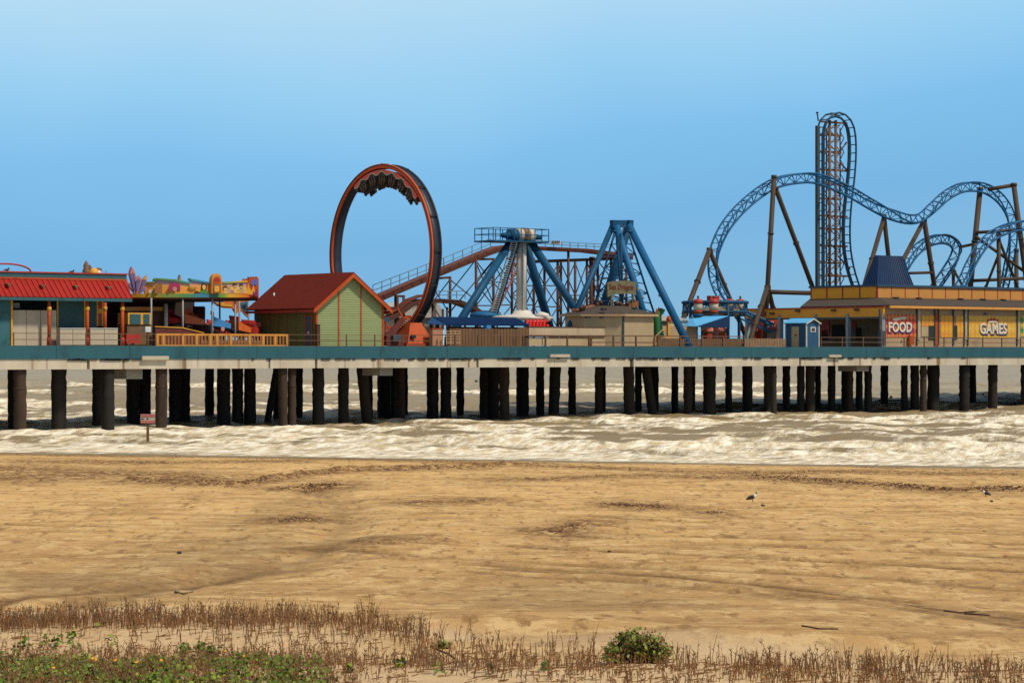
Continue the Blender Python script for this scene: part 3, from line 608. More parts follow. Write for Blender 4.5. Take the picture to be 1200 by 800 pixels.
# ------------------------------------------------------------------ music ride
tF = 5.0
mus = thing("music_ride", "colourful roofed fairground ride with a mural fascia, jukebox and painted flames", "fairground ride", P(155, 404, tF))
C3 = lambda *c: c
rim = ramp_mat("rim rainbow", [(0, (.62, .22, .03)), (.16, (.60, .32, .03)), (.25, (.22, .25, .03)), (.42, (.05, .20, .06)), (.55, (.03, .16, .30)), (.66, (.04, .20, .09)), (.74, (.16, .28, .03)), (.80, (.62, .34, .03)), (.9, (.62, .24, .02)), (1, (.60, .10, .02))], 0, 1 / (S(303, tF) - S(155, tF)), 0)
def arc_t(px): return tF + 2.4 * ((px - 229) / 74.0) ** 2       # the rim bows towards us
def strip(px0, px1, ya, yb, off, th, n=24):
    mb = MB(); vs = []
    for k in range(n + 1):
        px = px0 + (px1 - px0) * k / n; tt = arc_t(px) + off; y0 = ya(px) if callable(ya) else ya; y1 = yb(px) if callable(yb) else yb
        a = P(px, y0, tt); c = P(px, y1, tt); vs += [a, c, (c[0], c[1] + th, c[2]), (a[0], a[1] + th, a[2])]
    f = []
    for k in range(n):
        for j in range(4): f.append((4 * k + j, 4 * k + (j + 1) % 4, 4 * k + 4 + (j + 1) % 4, 4 * k + 4 + j))
    f += [(3, 2, 1, 0), (4 * n, 4 * n + 1, 4 * n + 2, 4 * n + 3)]
    mb.add(vs, f); return mb
strip(155, 303, 344, 348.5, -.1, .35).build("rim", rim, mus)
strip(155, 303, 348.6, 350.2, .05, .3).build("rim_trim", M("dark red trim", (.16, .03, .02), .6, .2), mus)
mural = ramp_mat("mural sky", [(0, (.66, .25, .02)), (.45, (.66, .28, .03)), (.62, (.55, .26, .14)), (.8, (.34, .25, .36)), (1, (.26, .25, .42))], 2, 1.0, -4.15)
topy = lambda px: np.interp(px, [171, 181, 182, 205, 223, 224, 225, 252, 262, 285, 296], [331, 331, 327, 328.5, 332, 332, 328, 332, 331.5, 330, 330])
strip(170, 290, topy, 344, .05, .22).build("facade_panel", mural, mus)
tops = ramp_mat("facade top edge", [(0, (.50, .36, .03)), (.12, (.18, .26, .02)), (.30, (.10, .24, .04)), (.50, (.03, .25, .22)), (.58, (.03, .20, .38)), (.72, (.05, .22, .16)), (.85, (.25, .30, .03)), (1, (.62, .34, .02))], 0, 1 / (S(292, tF) - S(155, tF)), 0)
strip(170, 181.5, 330, 331.5, -.06, .35, 4).build("facade_edge", tops, mus)
strip(181.5, 223.5, lambda x: topy(x) - 1.4, lambda x: topy(x) + .6, -.08, .4).build("facade_edge", tops, mus)
strip(223, 252, lambda x: np.interp(x, [223, 252], [326.2, 331.5]), lambda x: np.interp(x, [223, 226, 252], [328, 329, 333]), -.10, .42, 8).build("facade_edge", tops, mus)
strip(261, 290, lambda x: topy(x) - 1.2, lambda x: topy(x) + .8, -.08, .4, 8).build("facade_edge", tops, mus)
def fig(pts, name, mat, px, off=-.06, th=.08): poly_px(pts, arc_t(px) + off, th).build(name, mat, mus)
def arc(cx, cy, rx, ry, a0, a1, n=10): return [(cx + rx * math.cos(R(a0 + (a1 - a0) * k / n)), cy - ry * math.sin(R(a0 + (a1 - a0) * k / n))) for k in range(n + 1)]
# painted cut-outs along the fascia
fig([(181.5, 344), (181.5, 338), (183, 334), (186, 332), (189, 331.5), (191.5, 333), (192.5, 337), (192.5, 344)], "mural_arch", M("painted brown arch", (.25, .10, .03), .6, .2), 187)
fig([(180.5, 343.5), (181, 337), (183.5, 332.5), (186, 333), (186.5, 337), (185, 340), (186, 343.8)], "mural_figure", m_skin, 184, -.1)
fig([(174, 343.5), (174, 340), (176.5, 339), (179.5, 339.5), (179.5, 343.5)], "mural_figure", m_white, 177, -.07)
fig([(198, 341)] + arc(204.8, 336, 6.6, 4.6, 170, 10) + [(211, 341.5), (208.5, 340), (207.5, 337), (202, 337), (201.5, 340.5)], "mural_hair", m_magenta, 205, -.1)
fig(arc(204.8, 338.6, 2.8, 2.6, 0, 350, 12), "mural_face", m_pink, 205, -.13)
fig([(221, 336), (223, 335), (225, 337.5), (230, 336), (231, 337.5), (226, 339.5), (222.5, 338)], "mural_brushstroke", M("painted ochre", (.32, .16, .03), .6, .2), 226, -.1)
fig([(228, 343.6), (229, 341.5), (232, 341), (235, 343.6)], "mural_guitar", m_hair, 231, -.1)
fig([(234, 343.6), (235.5, 341), (238, 339.6), (242, 340), (244.5, 343.6)], "mural_shirt", m_greenp, 239, -.12)
fig(arc(239.6, 336.4, 3.2, 4.4, 0, 350, 12), "mural_hair", m_hair, 239, -.10)
fig(arc(239.2, 336.6, 2.1, 3.0, 0, 350, 12), "mural_face", m_skin, 239, -.14)
for k, (cx, cy) in enumerate([(264, 338), (268, 335.5), (272, 338), (275.5, 335), (279, 337.5), (283, 335.5), (286.5, 338)]):
    fig(arc(cx, cy, 2.0, 2.6, 0, 350, 10) , "mural_face", (m_skin, m_brick)[k % 2], cx, -.12)
    fig([(cx - 2.4, 343.6), (cx - 2, cy + 2), (cx + 2, cy + 2), (cx + 2.4, 343.6)], "mural_body", (m_skin, m_brick, m_pink, m_skin, m_yel, m_brick, m_skin)[k], cx, -.09)
    if k in (0, 3, 5): fig(arc(cx - .2, cy - 1.4, 2.2, 1.6, -10, 190, 8), "mural_hair", m_hair, cx, -.15)
# jukebox
jb = poly_px([(248, 344), (248, 331)] + arc(254.2, 328.5, 6.0, 8.2, 180, 0, 12) + [(260.2, 344)], tF - .25, .4).build("jukebox", m_tan, mus)
poly_px([(249.4, 343.8), (249.4, 332)] + arc(254.2, 330, 4.6, 6.2, 180, 0, 10) + [(259, 343.8)], tF - .28, .05).build("jukebox_face", m_ored, jb)
poly_px([(250.3, 343), (250.3, 332.5), (258, 332.5), (258, 343)], tF - .31, .05).build("grille", M("brown grille", (.20, .12, .06), .6, .3, 4), jb)
poly_px([(251.5, 342), (251.5, 335), (256.8, 335), (256.8, 342)], tF - .34, .05).build("grille_centre", m_yel, jb)
poly_px([(250.8, 328.6), (252.2, 325.6), (256.2, 325.6), (257.6, 328.6)], tF - .31, .05).build("emblem", m_redp, jb)
# flames at the right end
ft = arc_t(296)
fl = [(285, 346), (285, 329), (287, 326.5), (288.5, 329.5), (290, 326.5), (291, 330), (292.2, 324.5), (293.6, 327), (295, 324.2), (296.2, 327), (298, 324), (299.5, 326.5), (301.2, 324), (303.2, 327), (303.2, 349.5), (298, 347)]
f0 = poly_px(fl, ft - .35, .3).build("painted_flames", m_ored, mus)
poly_px([(286, 344), (287, 334), (289.5, 338), (291, 332), (292.6, 338), (295, 341), (297, 334), (299, 343), (300, 346)], ft - .39, .05).build("flame_tongue", m_yel, f0)
poly_px([(293.5, 332.5), (294.5, 328.5), (298, 327), (301.5, 328), (302.2, 332), (300, 335), (298, 333), (296, 335.5)], ft - .40, .05).build("flame_tongue", M("painted blue violet", (.10, .10, .30), .6, .2), f0)
poly_px([(296, 345), (297, 341), (299, 343), (301, 338.5), (302.5, 344), (302.5, 348)], ft - .41, .05).build("flame_tongue", M("painted dark magenta", (.22, .02, .08), .6, .2), f0)
# purple fan
def fan_blade(cx, cy, bx_, by_, wd, tip, mat_t, off):
    dx, dy = cx - bx_, cy - by_; l = math.hypot(dx, dy); nx, ny = -dy / l, dx / l
    o_ = [(bx_ - nx * wd * .2, by_ - ny * wd * .2), (bx_ + dx * .72 - nx * wd, by_ + dy * .72 - ny * wd), (bx_ + dx * .86 - nx * wd * .7, by_ + dy * .86 - ny * wd * .7), (cx, cy), (bx_ + dx * .86 + nx * wd * .7, by_ + dy * .86 + ny * wd * .7), (bx_ + dx * .72 + nx * wd, by_ + dy * .72 + ny * wd), (bx_ + nx * wd * .2, by_ + ny * wd * .2)]
    bl = poly_px(o_, tF - .05 + off, .2).build("fan_blade", m_pink, mus); k = .72
    i_ = [((x - bx_ - dx * .4) * k + bx_ + dx * .4, (y - by_ - dy * .4) * k + by_ + dy * .4) for x, y in o_]
    poly_px(i_, tF - .1 + off, .06).build("blade_inlay", m_purple, bl)
    if tip: poly_px([(bx_ + dx * .7 - nx * wd * .8, by_ + dy * .7 - ny * wd * .8), (cx, cy), (bx_ + dx * .7 + nx * wd * .8, by_ + dy * .7 + ny * wd * .8), (bx_ + dx * .78, by_ + dy * .78)], tF - .13 + off, .05).build("blade_tip", mat_t, bl)
for args in [(149.5, 330, 158, 344, 1.8, 0, m_yel, .24), (154.3, 312.5, 158.2, 344, 3.6, 1, m_pink, .12), (163, 322.5, 160.6, 344, 4.0, 0, m_yel, 0), (172.4, 322.3, 163.5, 344, 2.4, 1, m_yel, -.14), (172, 336, 164, 344, 2.0, 0, m_yel, -.28)]: fan_blade(*args)
poly_px([(209.0, 331), (211.3, 322), (213.5, 331)], arc_t(211) + 2.2, .3).build("spire", m_brick, mus)
# roof slab, dark underside and far-side scenery
sA, sB_ = S(156, tF), S(300, tF); zr = Z(229, 349.5, tF)
mb = MB(); n = 26; ring = [P(155 + 148 * k / n, 349.6, arc_t(155 + 148 * k / n) + .3) for k in range(n + 1)]; cs, ct = (sA + sB_) / 2, tF + 8.5
back = [(q[0] * .8 + cs * .2, 2 * ct - q[1], zr + .0) for q in ring[::-1]]
lp = [(q[0], q[1], zr) for q in ring] + back; m_ = len(lp)
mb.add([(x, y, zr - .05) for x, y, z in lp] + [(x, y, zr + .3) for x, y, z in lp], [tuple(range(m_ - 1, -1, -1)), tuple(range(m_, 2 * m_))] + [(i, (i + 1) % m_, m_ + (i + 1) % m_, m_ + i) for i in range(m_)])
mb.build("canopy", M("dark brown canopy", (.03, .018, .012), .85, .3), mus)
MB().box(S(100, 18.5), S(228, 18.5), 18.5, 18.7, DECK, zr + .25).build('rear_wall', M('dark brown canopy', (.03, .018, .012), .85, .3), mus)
tb = 15.5
tail = [(248, 351.5), (292, 350), (292.5, 372.5), (289, 370), (285, 365.5), (281, 363), (277.5, 367.5), (274.5, 364), (273.5, 361.5), (264, 361), (256, 358.5)]
f1 = poly_px(tail, tb, .25).build("rear_fascia", M("painted orange scroll", (.50, .14, .03), .6, .4, 1.4, dirt=(.22, .03, .03)), mus)
poly_px([(250, 352.5), (263, 352.2), (263, 356), (272, 357), (272, 359.5), (260, 358.5), (254, 356)], tb - .06, .05).build("scroll_inlay", m_yel, f1)
poly_px([(282, 355), (290, 353), (291, 368), (286, 364), (283, 360)], tb - .06, .05).build("scroll_inlay", M("painted peacock blue", (.02, .12, .22), .6, .4, 2), f1)
poly_px([(284, 358), (288.5, 356), (288.5, 362.5), (285.5, 361)], tb - .10, .05).build("scroll_inlay", m_black, f1)
strip(212, 262, 350.5, 354, 9.5, .2, 8).build("rear_fascia", M("painted blue violet", (.10, .10, .30), .6, .2), mus)
for px, tt, y1 in ((177.3, 5.6, 391), (214.2, 5.2, 391), (248.8, 5.4, 391), (257.5, 12, 388), (275.6, 6.5, 391), (280.5, 12, 388), (291.2, 14, 390)):
    s_ = S(px, tt); MB().tube([(s_, tt, DECK), (s_, tt, zr)], .075, 8).build("roof_post", m_grey, mus)
tm_ = tF + 6.5; cm = S(233, tm_)
# undulating track with cars
mb = MB(); trk = []
for k in range(41):
    a = 2 * math.pi * k / 40; ss, tt = cm + 5.0 * math.cos(a), tm_ + 4.6 * math.sin(a); trk.append((ss, tt, DECK + 1.3 + .40 * math.cos(a + 2.6) + .22 * math.sin(2 * a)))
for off in (0, 1.1):
    mb.tube([(cm + (q[0] - cm) * (1 - off / 5), tm_ + (q[1] - tm_) * (1 - off / 4.6), q[2]) for q in trk[:-1]], .1, 6, closed=True)
for k in range(0, 40, 2): q = trk[k]; mb.bar((q[0], q[1], DECK), q, .1)
mb.build("track", m_black, mus)
mb = MB(); mb.lathe([(1.6, 0), (1.6, 1.3), (.5, 1.8), (.5, 3.4)], (cm, tm_, DECK), 12); mb.build("centre_drum", M("dark red boards", (.12, .025, .018), .7, .3), mus)
MB().lathe([(5.6, 0), (5.6, .55), (5.3, .6)], (cm, tm_, DECK), 20).build("platform", M("dark brown boards", (.055, .03, .022), .8, .4), mus)
m_rc = M("glossy orange car", (.60, .12, .03), .35, .15); m_rr = M("glossy red car", (.50, .035, .025), .35, .15)
carcol = [m_rc, m_rr, m_rc, m_rr, m_rc, m_rr, m_rc, m_rc, m_rr, m_rc, m_blueb, m_rc, m_rr, m_brown]
for i in range(14):
    a = 2 * math.pi * i / 14 + .1; d = .25
    def q_(a, e): return np.array((cm + (5.0 - e) * math.cos(a), tm_ + (4.6 - e * .7) * math.sin(a), DECK + 1.35 + .40 * math.cos(a + 2.6) + .22 * math.sin(2 * a)))
    o0, o1, i0, i1 = q_(a - d * .6, -.25), q_(a + d * .6, -.25), q_(a - d * .6, 1.2), q_(a + d * .6, 1.2); up = np.array((0, 0, 1.0))
    mb = MB(); v = [o0, o1, i1, i0, o0 + up * .75, o1 + up * .4, i1 + up * .4, i0 + up * .95]
    mb.add(v, [(3, 2, 1, 0), (4, 5, 6, 7), (0, 1, 5, 4), (1, 2, 6, 5), (2, 3, 7, 6), (3, 0, 4, 7)])
    car = mb.build("ride_car", carcol[i], mus)
    MB().slab([o0 + up * .75, i0 + up * .95, i0 + up * 1.2, o0 + up * 1.1], .12).build("seat_back", m_rr, car)
bar_ = thing("ride_barrier", "dark red barrier board with a yellow top edge sloping behind the picket fence", "barrier", P(182, 404, 3.0))
poly_px([(182, 404), (182, 383), (214, 384.5), (238, 390), (238, 404)], 3.0, .12).build("board", M("dark red boards", (.12, .025, .018), .7, .3), bar_)
poly_px([(182, 383), (182, 382), (214, 383.4), (240, 389.6), (238, 390.2), (214, 384.6)], 2.93, .25).build("edge", m_yel, bar_)
bo = thing("ticket_booth", "yellow framed booth with teal panels under the music ride's left end", "booth", P(151, 404, 3.6))
B(150, 177, 366.5, 380, 3.6, 1.6).build("body", m_yel, bo)
for a, b_ in ((152.5, 165), (168.5, 175.3)): B(a, b_, 368, 379.5, 3.55, .1).build("panel", m_teal2, bo)
B(149, 178, 380, 404, 3.7, 1.6).build("base", M("dark brown boards", (.055, .03, .022), .8, .4), bo)
bo2 = thing("ticket_booth", "orange roofed booth with a white chimney pipe behind the teal panelled booth", "booth", P(162, 404, 9.0))
B(163, 192, 364, 404, 9.0, 2).build("body", m_brown, bo2); B(161.5, 194, 359.5, 364, 8.8, 2.4).build("roof", m_tan, bo2)
MB().tube([P(194.4, 404, 8.6), P(194.4, 356, 8.6)], .16, 10).build("pipe", m_lgrey, bo2)
for px, h_, lb, mt in ((148, 391, "dark red panel box on the rail beside the last red column", m_redp), (170, 382.5, "white utility box on the edge left of the barrier board", m_lgrey)):
    q = (148, 165, 391, 402) if px == 148 else (170.5, 177, 382.5, 389)
    c = thing("utility_box", lb, "box", P(q[0], 404, 1.6)); B(*q, 1.6, .4).build("cabinet", mt, c); B((q[0] + q[1]) / 2 - 1, (q[0] + q[1]) / 2 + 1, q[3], 405, 1.7, .15).build("stand", m_rail, c)
bk = thing("booth_building", "dark red doored booth seen at the back under the music ride", "booth", P(203, 404, 19)); B(203, 227, 357, 404, 19, 3).build("wall", M("dark red boards", (.12, .025, .018), .7, .3), bk); B(201.5, 228, 356, 357.2, 18.8, 3.4).build("roof", m_grey, bk); B(216, 224, 361, 404, 18.9, .1).build("door", m_dark, bk)
rb = thing("operator_box", "small red operator box standing above the ride cars", "box", P(234, 372, 13.2)); B(234.3, 240.6, 361.5, 404, 13.2, .6).build("box", m_redp, rb); B(233.8, 241, 360.7, 361.6, 13.1, .8).build("lid", m_tan, rb)
ls = thing("lollipop_sign", "small round pink sign on a thin pole behind the picket fence", "sign", P(261, 404, .95)); MB().tube([P(261, 405, .95), P(261, 387, .95)], .035, 6).build("pole", m_black, ls)
MB().prism([(P(261, 385.5, .9)[0] + .17 * math.cos(k * .5236), P(261, 385.5, .9)[2] + .17 * math.sin(k * .5236)) for k in range(12)], .88, .93).build("disc", m_pink, ls)

# ------------------------------------------------------------------ green gabled house
t0 = 1.3; sl, sr = S(370.5, t0), S(449, t0); tbk = T_at(sl, 298); ze = Z(410, 358, t0); za = Z(411, 321.5, t0); sm_ = (sl + sr) / 2
gh = thing("green_house", "pale green gabled house with orange trim and a rust red roof", "house", (sl, t0, DECK))
MB().prism([(sl, DECK), (sr, DECK), (sr, ze), (sm_, za), (sl, ze)], t0, t0 + .12).build("front_wall", m_green, gh)
mb = MB(); z_ = DECK + .1
while z_ < za - .2:
    hw = (sr - sl) / 2 * min(1, (za - z_) / (za - ze)); mb.box(sm_ - hw + .02, sm_ + hw - .02, t0 - .025, t0 + .001, z_, z_ + .012); z_ += .19
mb.build("siding_grooves", M("green shadow gap", (.24, .30, .115), .8, .1), gh)
MB().box(sl, sl + .12, t0 + .121, tbk, DECK, ze).build("side_wall", m_olive, gh)
MB().box(sr - .12, sr, t0 + .121, tbk, DECK, ze).build("side_wall", m_olive, gh)
MB().prism([(sl + .13, DECK), (sr - .13, DECK), (sr - .13, ze), (sm_, za - .1), (sl + .13, ze)], tbk - .12, tbk - .002).build("rear_wall", m_olive, gh)
oh = .55; sg = (za - ze) / ((sr - sl) / 2); dz = .1
for sd_, e_ in ((-1, sl), (1, sr)):
    eo = e_ + sd_ * oh; zo = ze - oh * sg + dz
    MB().slab([(sm_, t0 - .5, za + dz + .03), (sm_, tbk + .4, za + dz + .03), (eo, tbk + .4, zo + .03), (eo, t0 - .5, zo + .03)], .12).build("roof", m_roofbr, gh)
    MB().slab([(sm_, t0 - .53, za + dz - .02), (eo, t0 - .53, zo - .02), (eo, t0 - .53, zo - .34), (sm_, t0 - .53, za + dz - .36)], .07).build("barge_board", m_ored, gh)
    MB().box(min(eo, eo + sd_ * .05), max(eo, eo + sd_ * .05), t0 - .5, tbk + .4, zo - .26, zo - .06).build("eave_trim", m_redp, gh)
for s_ in (sl - .02, sr - .10): MB().box(s_ - .02, s_ + .14, t0 - .05, t0 + .14, DECK, ze + (.1 if s_ > sm_ else .1)).build("corner_trim", m_ored, gh)
for px in (396.8, 423): s_ = S(px, t0); MB().box(s_ - .06, s_ + .06, t0 - .05, t0 - .026, DECK, za - abs(s_ - sm_) * sg).build("wall_trim", m_ored, gh)
for px in (307, 317, 327, 337, 347):
    tt = T_at(sl, px); MB().box(sl - .04, sl - .001, tt - .05, tt + .05, DECK, ze - .05).build("batten", M("brown batten", (.20, .06, .03), .7, .2), gh)
ta, tb_ = T_at(sl, 366), T_at(sl, 358.5)
d_ = MB().box(sl - .06, sl - .002, ta, tb_, DECK, Z(362, 370.5, 2.0)).build("door", M("slate blue door", (.06, .075, .10), .6, .2), gh)
MB().box(sl - .08, sl - .061, ta - .12, ta, DECK, Z(362, 369.5, 2)).box(sl - .08, sl - .061, tb_, tb_ + .12, DECK, Z(362, 369.5, 2)).box(sl - .08, sl - .061, ta, tb_, Z(362, 370.5, 2), Z(362, 369.5, 2)).build("frame", m_ored, d_)
MB().box(sl - .09, sl - .061, (ta + tb_) / 2 - .1, (ta + tb_) / 2 + .1, DECK + 1.1, DECK + 1.3).build("notice", m_lgrey, d_)
tt = T_at(sl, 302.5); MB().box(sl - .07, sl - .001, tt - .12, tt + .12, DECK + 1.5, DECK + 1.8).build("vent", m_black, gh)
mb = MB(); q = (sl + (sm_ - sl) * .28, tbk - 1.6); mb.tube([(q[0], q[1], Z(317, 352, 9)), (q[0], q[1], Z(317, 343, 9))], .07, 8).build("vent_pipe", m_lgrey, gh)
c = thing("electric_cabinet", "dark brown cabinet against the corner of the green house", "cabinet", P(371, 404, 1.0)); B(371.5, 375.2, 380.5, 405, .95, .3).build("cabinet", m_brown, c); B(371.2, 375.5, 380, 380.6, .9, .4).build("lid", m_black, c)

# ------------------------------------------------------------------ loop ride
tc_ = 10.2
lo, hi = 4.0, 14.0
for _ in range(60):
    mid = (lo + hi) / 2
    if S(508, tc_ - mid) - S(388, tc_ + mid) > 0: lo = mid
    else: hi = mid
RL = (lo + hi) / 2; sL0 = S(508, tc_ - RL); ztop = CAMZ + (HY - 192.5) * Yd(sL0, tc_) / F; zc = ztop - RL
print("loop radius", RL, "top", ztop, "bottom", zc - RL)
RV = (ztop - (DECK + .55)) / 2; zc = ztop - RV                          # vertical radius so that the foot meets its base
lr = thing("loop_ride", "tall black and orange loop ride with a train hanging inside its top", "loop ride", (sL0, tc_, DECK))
wB = .80
def ringpt(k, n, dr, ds): a = 2 * math.pi * k / n; return (sL0 + ds, tc_ + (RL - dr) * math.cos(a), zc + (RV - dr) * math.sin(a))
def ringband(d0, d1, s0, s1, n=96):
    mb = MB(); vs = []; f = []
    for k in range(n): vs += [ringpt(k, n, d0, s0), ringpt(k, n, d0, s1), ringpt(k, n, d1, s1), ringpt(k, n, d1, s0)]
    for k in range(n):
        j = (k + 1) % n
        for i in range(4): f.append((4 * k + i, 4 * k + (i + 1) % 4, 4 * j + (i + 1) % 4, 4 * j + i))
    mb.add(vs, f, True); return mb
rg_ = ringband(.12, .40, .0, wB).build("ring", m_bband, lr)
ringband(-.02, .36, -.14, -.001).build("ring_edge", M('bright orange red edge', (.58, .085, .018), .5, .2, 1.0, spec=.2), lr); ringband(0, .32, wB + .001, wB + .10).build("ring_edge", m_bband, lr)
ringband(.02, .11, -.2, -.141).build("ring_tube", m_brown, lr)
mb = MB()
for k in range(0, 96, 6):
    a = ringpt(k, 96, -.03, 0); b2 = ringpt(k, 96, -.03, wB); mb.bar(a, b2, .09)
mb.build("ring_clamps", m_black, lr)
# train: along the top inside the ring
def at_ang(deg, dr, ds): a = R(deg); return np.array((sL0 + ds, tc_ + (RL - dr) * math.cos(a), zc + (RV - dr) * math.sin(a)))
angs = [131, 118, 105, 92, 79, 66]      # large angles lie farther in
tr = ringband(.0, .01, .2, .3, 4)
mb = MB(); vs = []; f = []; nn = 40
for k in range(nn + 1):
    an = 140 - 84 * k / nn; wv = .16 - .15 * math.cos((an - 92) / 13 * 2 * math.pi)
    vs += [at_ang(an, .5, -.10), at_ang(an, .5, -.04), at_ang(an, .55 + wv, -.04), at_ang(an, .55 + wv, -.10)]
for k in range(nn):
    for i in range(4): f.append((4 * k + i, 4 * k + (i + 1) % 4, 4 * k + 4 + (i + 1) % 4, 4 * k + 4 + i))
mb.add(vs, f); train = mb.build("train", M("bright red orange panel", (.75, .07, .03), .45, .1), lr)
mb = MB(); vs = []; f = []
for k in range(nn + 1):
    an = 140 - 84 * k / nn; wv = .16 - .15 * math.cos((an - 92) / 13 * 2 * math.pi)
    vs += [at_ang(an, .55 + wv, -.12), at_ang(an, .55 + wv, .0), at_ang(an, .65 + wv, .0), at_ang(an, .65 + wv, -.12)]
for k in range(nn):
    for i in range(4): f.append((4 * k + i, 4 * k + (i + 1) % 4, 4 * k + 4 + (i + 1) % 4, 4 * k + 4 + i))
mb.add(vs, f); mb.build("white_stripe", m_white, train)
m_car = M("dark ride car", (.028, .02, .016), .5, .4, 3)
for an in angs:
    c = MB(); da = 5.2
    def q(dan, dr, ds): return at_ang(an + dan, dr, ds)
    prof = [(-da, .62), (da, .62), (da * .95, 1.25), (da * .55, 1.75), (-da * .55, 1.75), (-da * .95, 1.25)]
    vs = [q(p[0], p[1], .0) for p in prof] + [q(p[0], p[1], wB) for p in prof]; n6 = 6
    c.add(vs, [tuple(range(6)), tuple(range(11, 5, -1))] + [((i + 1) % 6, i, 6 + i, 6 + (i + 1) % 6) for i in range(6)])
    for dd in (-.55, .1, .7):
        for s_ in (.25, .85): c.ell(q(da * dd, 1.82, s_), (.16, .16, .20), 8, 5)
    cc = c.build("train_car", m_car, train)
    mb = MB()
    for dd in (-.7, -.1, .5):
        mb.tube([q(da * dd, 1.0, -.05), q(da * (dd + .3), 1.35, -.12), q(da * dd, 1.7, -.05)], .05, 6)
    mb.build("restraint", M("brown restraint", (.16, .085, .04), .5, .3), cc)
mb = MB(); mb.slab([at_ang(60, .62, .0), at_ang(60, .62, wB), at_ang(56, 1.15, wB), at_ang(56, 1.15, 0)], .3); mb.build("end_fairing", m_car, train); mb = MB(); mb.slab([at_ang(137, .62, .0), at_ang(137, .62, wB), at_ang(141, 1.05, wB), at_ang(141, 1.05, 0)], .3)
mb.build("end_fairing", m_car, train)
# base and boarding structure
tn = tc_ - RL * .62
def frust(s0, s1, t0, t1, z0, z1, k0, k1):
    sc0, tc0 = (s0 + s1) / 2, (t0 + t1) / 2; v = []
    for z_, k_ in ((z0, k0), (z1, k1)):
        for s_, t_ in ((s0, t0), (s1, t0), (s1, t1), (s0, t1)): v.append((sc0 + (s_ - sc0) * k_, tc0 + (t_ - tc0) * k_, z_))
    mb = MB(); mb.add(v, [(0, 3, 2, 1), (4, 5, 6, 7), (0, 1, 5, 4), (1, 2, 6, 5), (2, 3, 7, 6), (3, 0, 4, 7)]); return mb
sb0, sb1 = S(478, 2.6), S(509, 2.6)
p_ = frust(sb0, sb1, 2.6, 5.2, DECK + .35, Z(497, 378, 2.6), 1, .42).build("pedestal", m_ored, lr)
frust(sb0 - .2, sb1 + .25, 2.5, 5.4, DECK, DECK + .36, 1, .98).build("pedestal_foot", M("dark orange red paint", (.26, .05, .02), .6, .25), lr)
pz = Z(484, 395, 2.6); s_ = S(484.5, 2.5)
MB().box(S(483, 2.5), S(487.5, 2.5), 2.5, 2.75, Z(485, 396.5, 2.5), Z(485, 392, 2.5)).build("hatch", m_black, p_)
B(453, 478, 393, 405, 3.0, 2.2).build("boarding_platform", M("dark red boards", (.12, .025, .018), .7, .3), lr)
B(461, 470, 391.5, 400, 2.7, .5).build("control_box", M("dark slate box", (.05, .06, .075), .6, .2), lr)
poly_px([(453, 393), (470, 373), (476, 373), (462, 393)], 3.6, .2).build("stair_side", M("dark red boards", (.12, .025, .018), .7, .3), lr)
mb = MB()
for k in range(9):
    u_ = k / 8; a = P(458 + 20 * u_, 392 - 18 * u_, 4.0); mb.box(a[0] - .15, a[0] + .15, 3.9, 4.9, a[2] - .03, a[2] + .03)
mb.build("stair_treads", m_brick, lr)
mb = MB()
for a, b2 in (((449, 361), (466, 360)), ((465, 360), (472, 372)), ((472, 372), (479, 372)), ((453, 361), (449, 370)), ((452, 377), (452, 395)), ((455, 385), (478, 374)), ((449, 372), (455, 385))): mb.bar(P(*a, 5), P(*b2, 5), .12)
mb.build("canopy_frame", m_ored, lr)
MB().slab([P(449, 360.8, 4.6), P(466, 359.6, 4.6), P(463, 361, 7), P(446, 361.8, 7)], .1).build("canopy_cover", m_brown, lr)
B(447.5, 456.5, 372, 377, 4.4, .1).build("board", M("dark slate board", (.03, .06, .10), .6, .2), lr)

# ------------------------------------------------------------------ brown coaster behind
bc = thing("brown_coaster", "rust brown steel coaster with a long sloping lift and braced posts", "roller coaster", P(600, 404, 19))
tR = 19.0
m_ltrk = M("rust red track", (.125, .030, .014), .6, .3, 1)
def ribbon(pts, th_px, d, name, mat, lift=0):
    top = [P(x, y, tt) for x, y, tt in pts]; k = Yd(*top[0][:2]) / F
    mb = MB(); vs = []
    for q in top: vs += [(q[0], q[1], q[2]), (q[0], q[1], q[2] - th_px * k), (q[0], q[1] + d, q[2] - th_px * k), (q[0], q[1] + d, q[2])]
    f = []
    for i in range(len(top) - 1):
        for j in range(4): f.append((4 * i + j, 4 * i + (j + 1) % 4, 4 * i + 4 + (j + 1) % 4, 4 * i + 4 + j))
    e = 4 * (len(top) - 1); f += [(3, 2, 1, 0), (e, e + 1, e + 2, e + 3)]; mb.add(vs, f); return mb
lift = [(430, 355, 19.5), (445, 347, 19.4), (520, 315.5, 19), (575, 292.5, 19), (588, 288, 19), (600, 287, 19)]
ribbon(lift, 3.0, 1.5, "", None).build("lift_track", m_ltrk, bc)
ribbon([(x, y + 3.3, t - .1) for x, y, t in lift], 3.4, 1.7, "", None).build("lift_beam", m_brown, bc)
topr = [(596, 287, 19), (640, 289, 19), (690, 291.5, 19), (715, 294.5, 19), (735, 296.5, 19.5), (742, 298, 20.5)]
ribbon(topr, 4.0, 1.4, "", None).build("upper_track", m_ltrk, bc)
ribbon([(612, 308, 20), (630, 304.5, 20), (665, 303.3, 20), (700, 302, 20), (728, 301, 20), (742, 301, 21)], 3.6, 1.4, "", None).build("lower_track", m_brown, bc)
for px_, y0, y1 in [(737, 292, 300)]: B(703, 742, 296.5, 303.5, 21.8, .3).build("curve_beam", m_brown, bc)
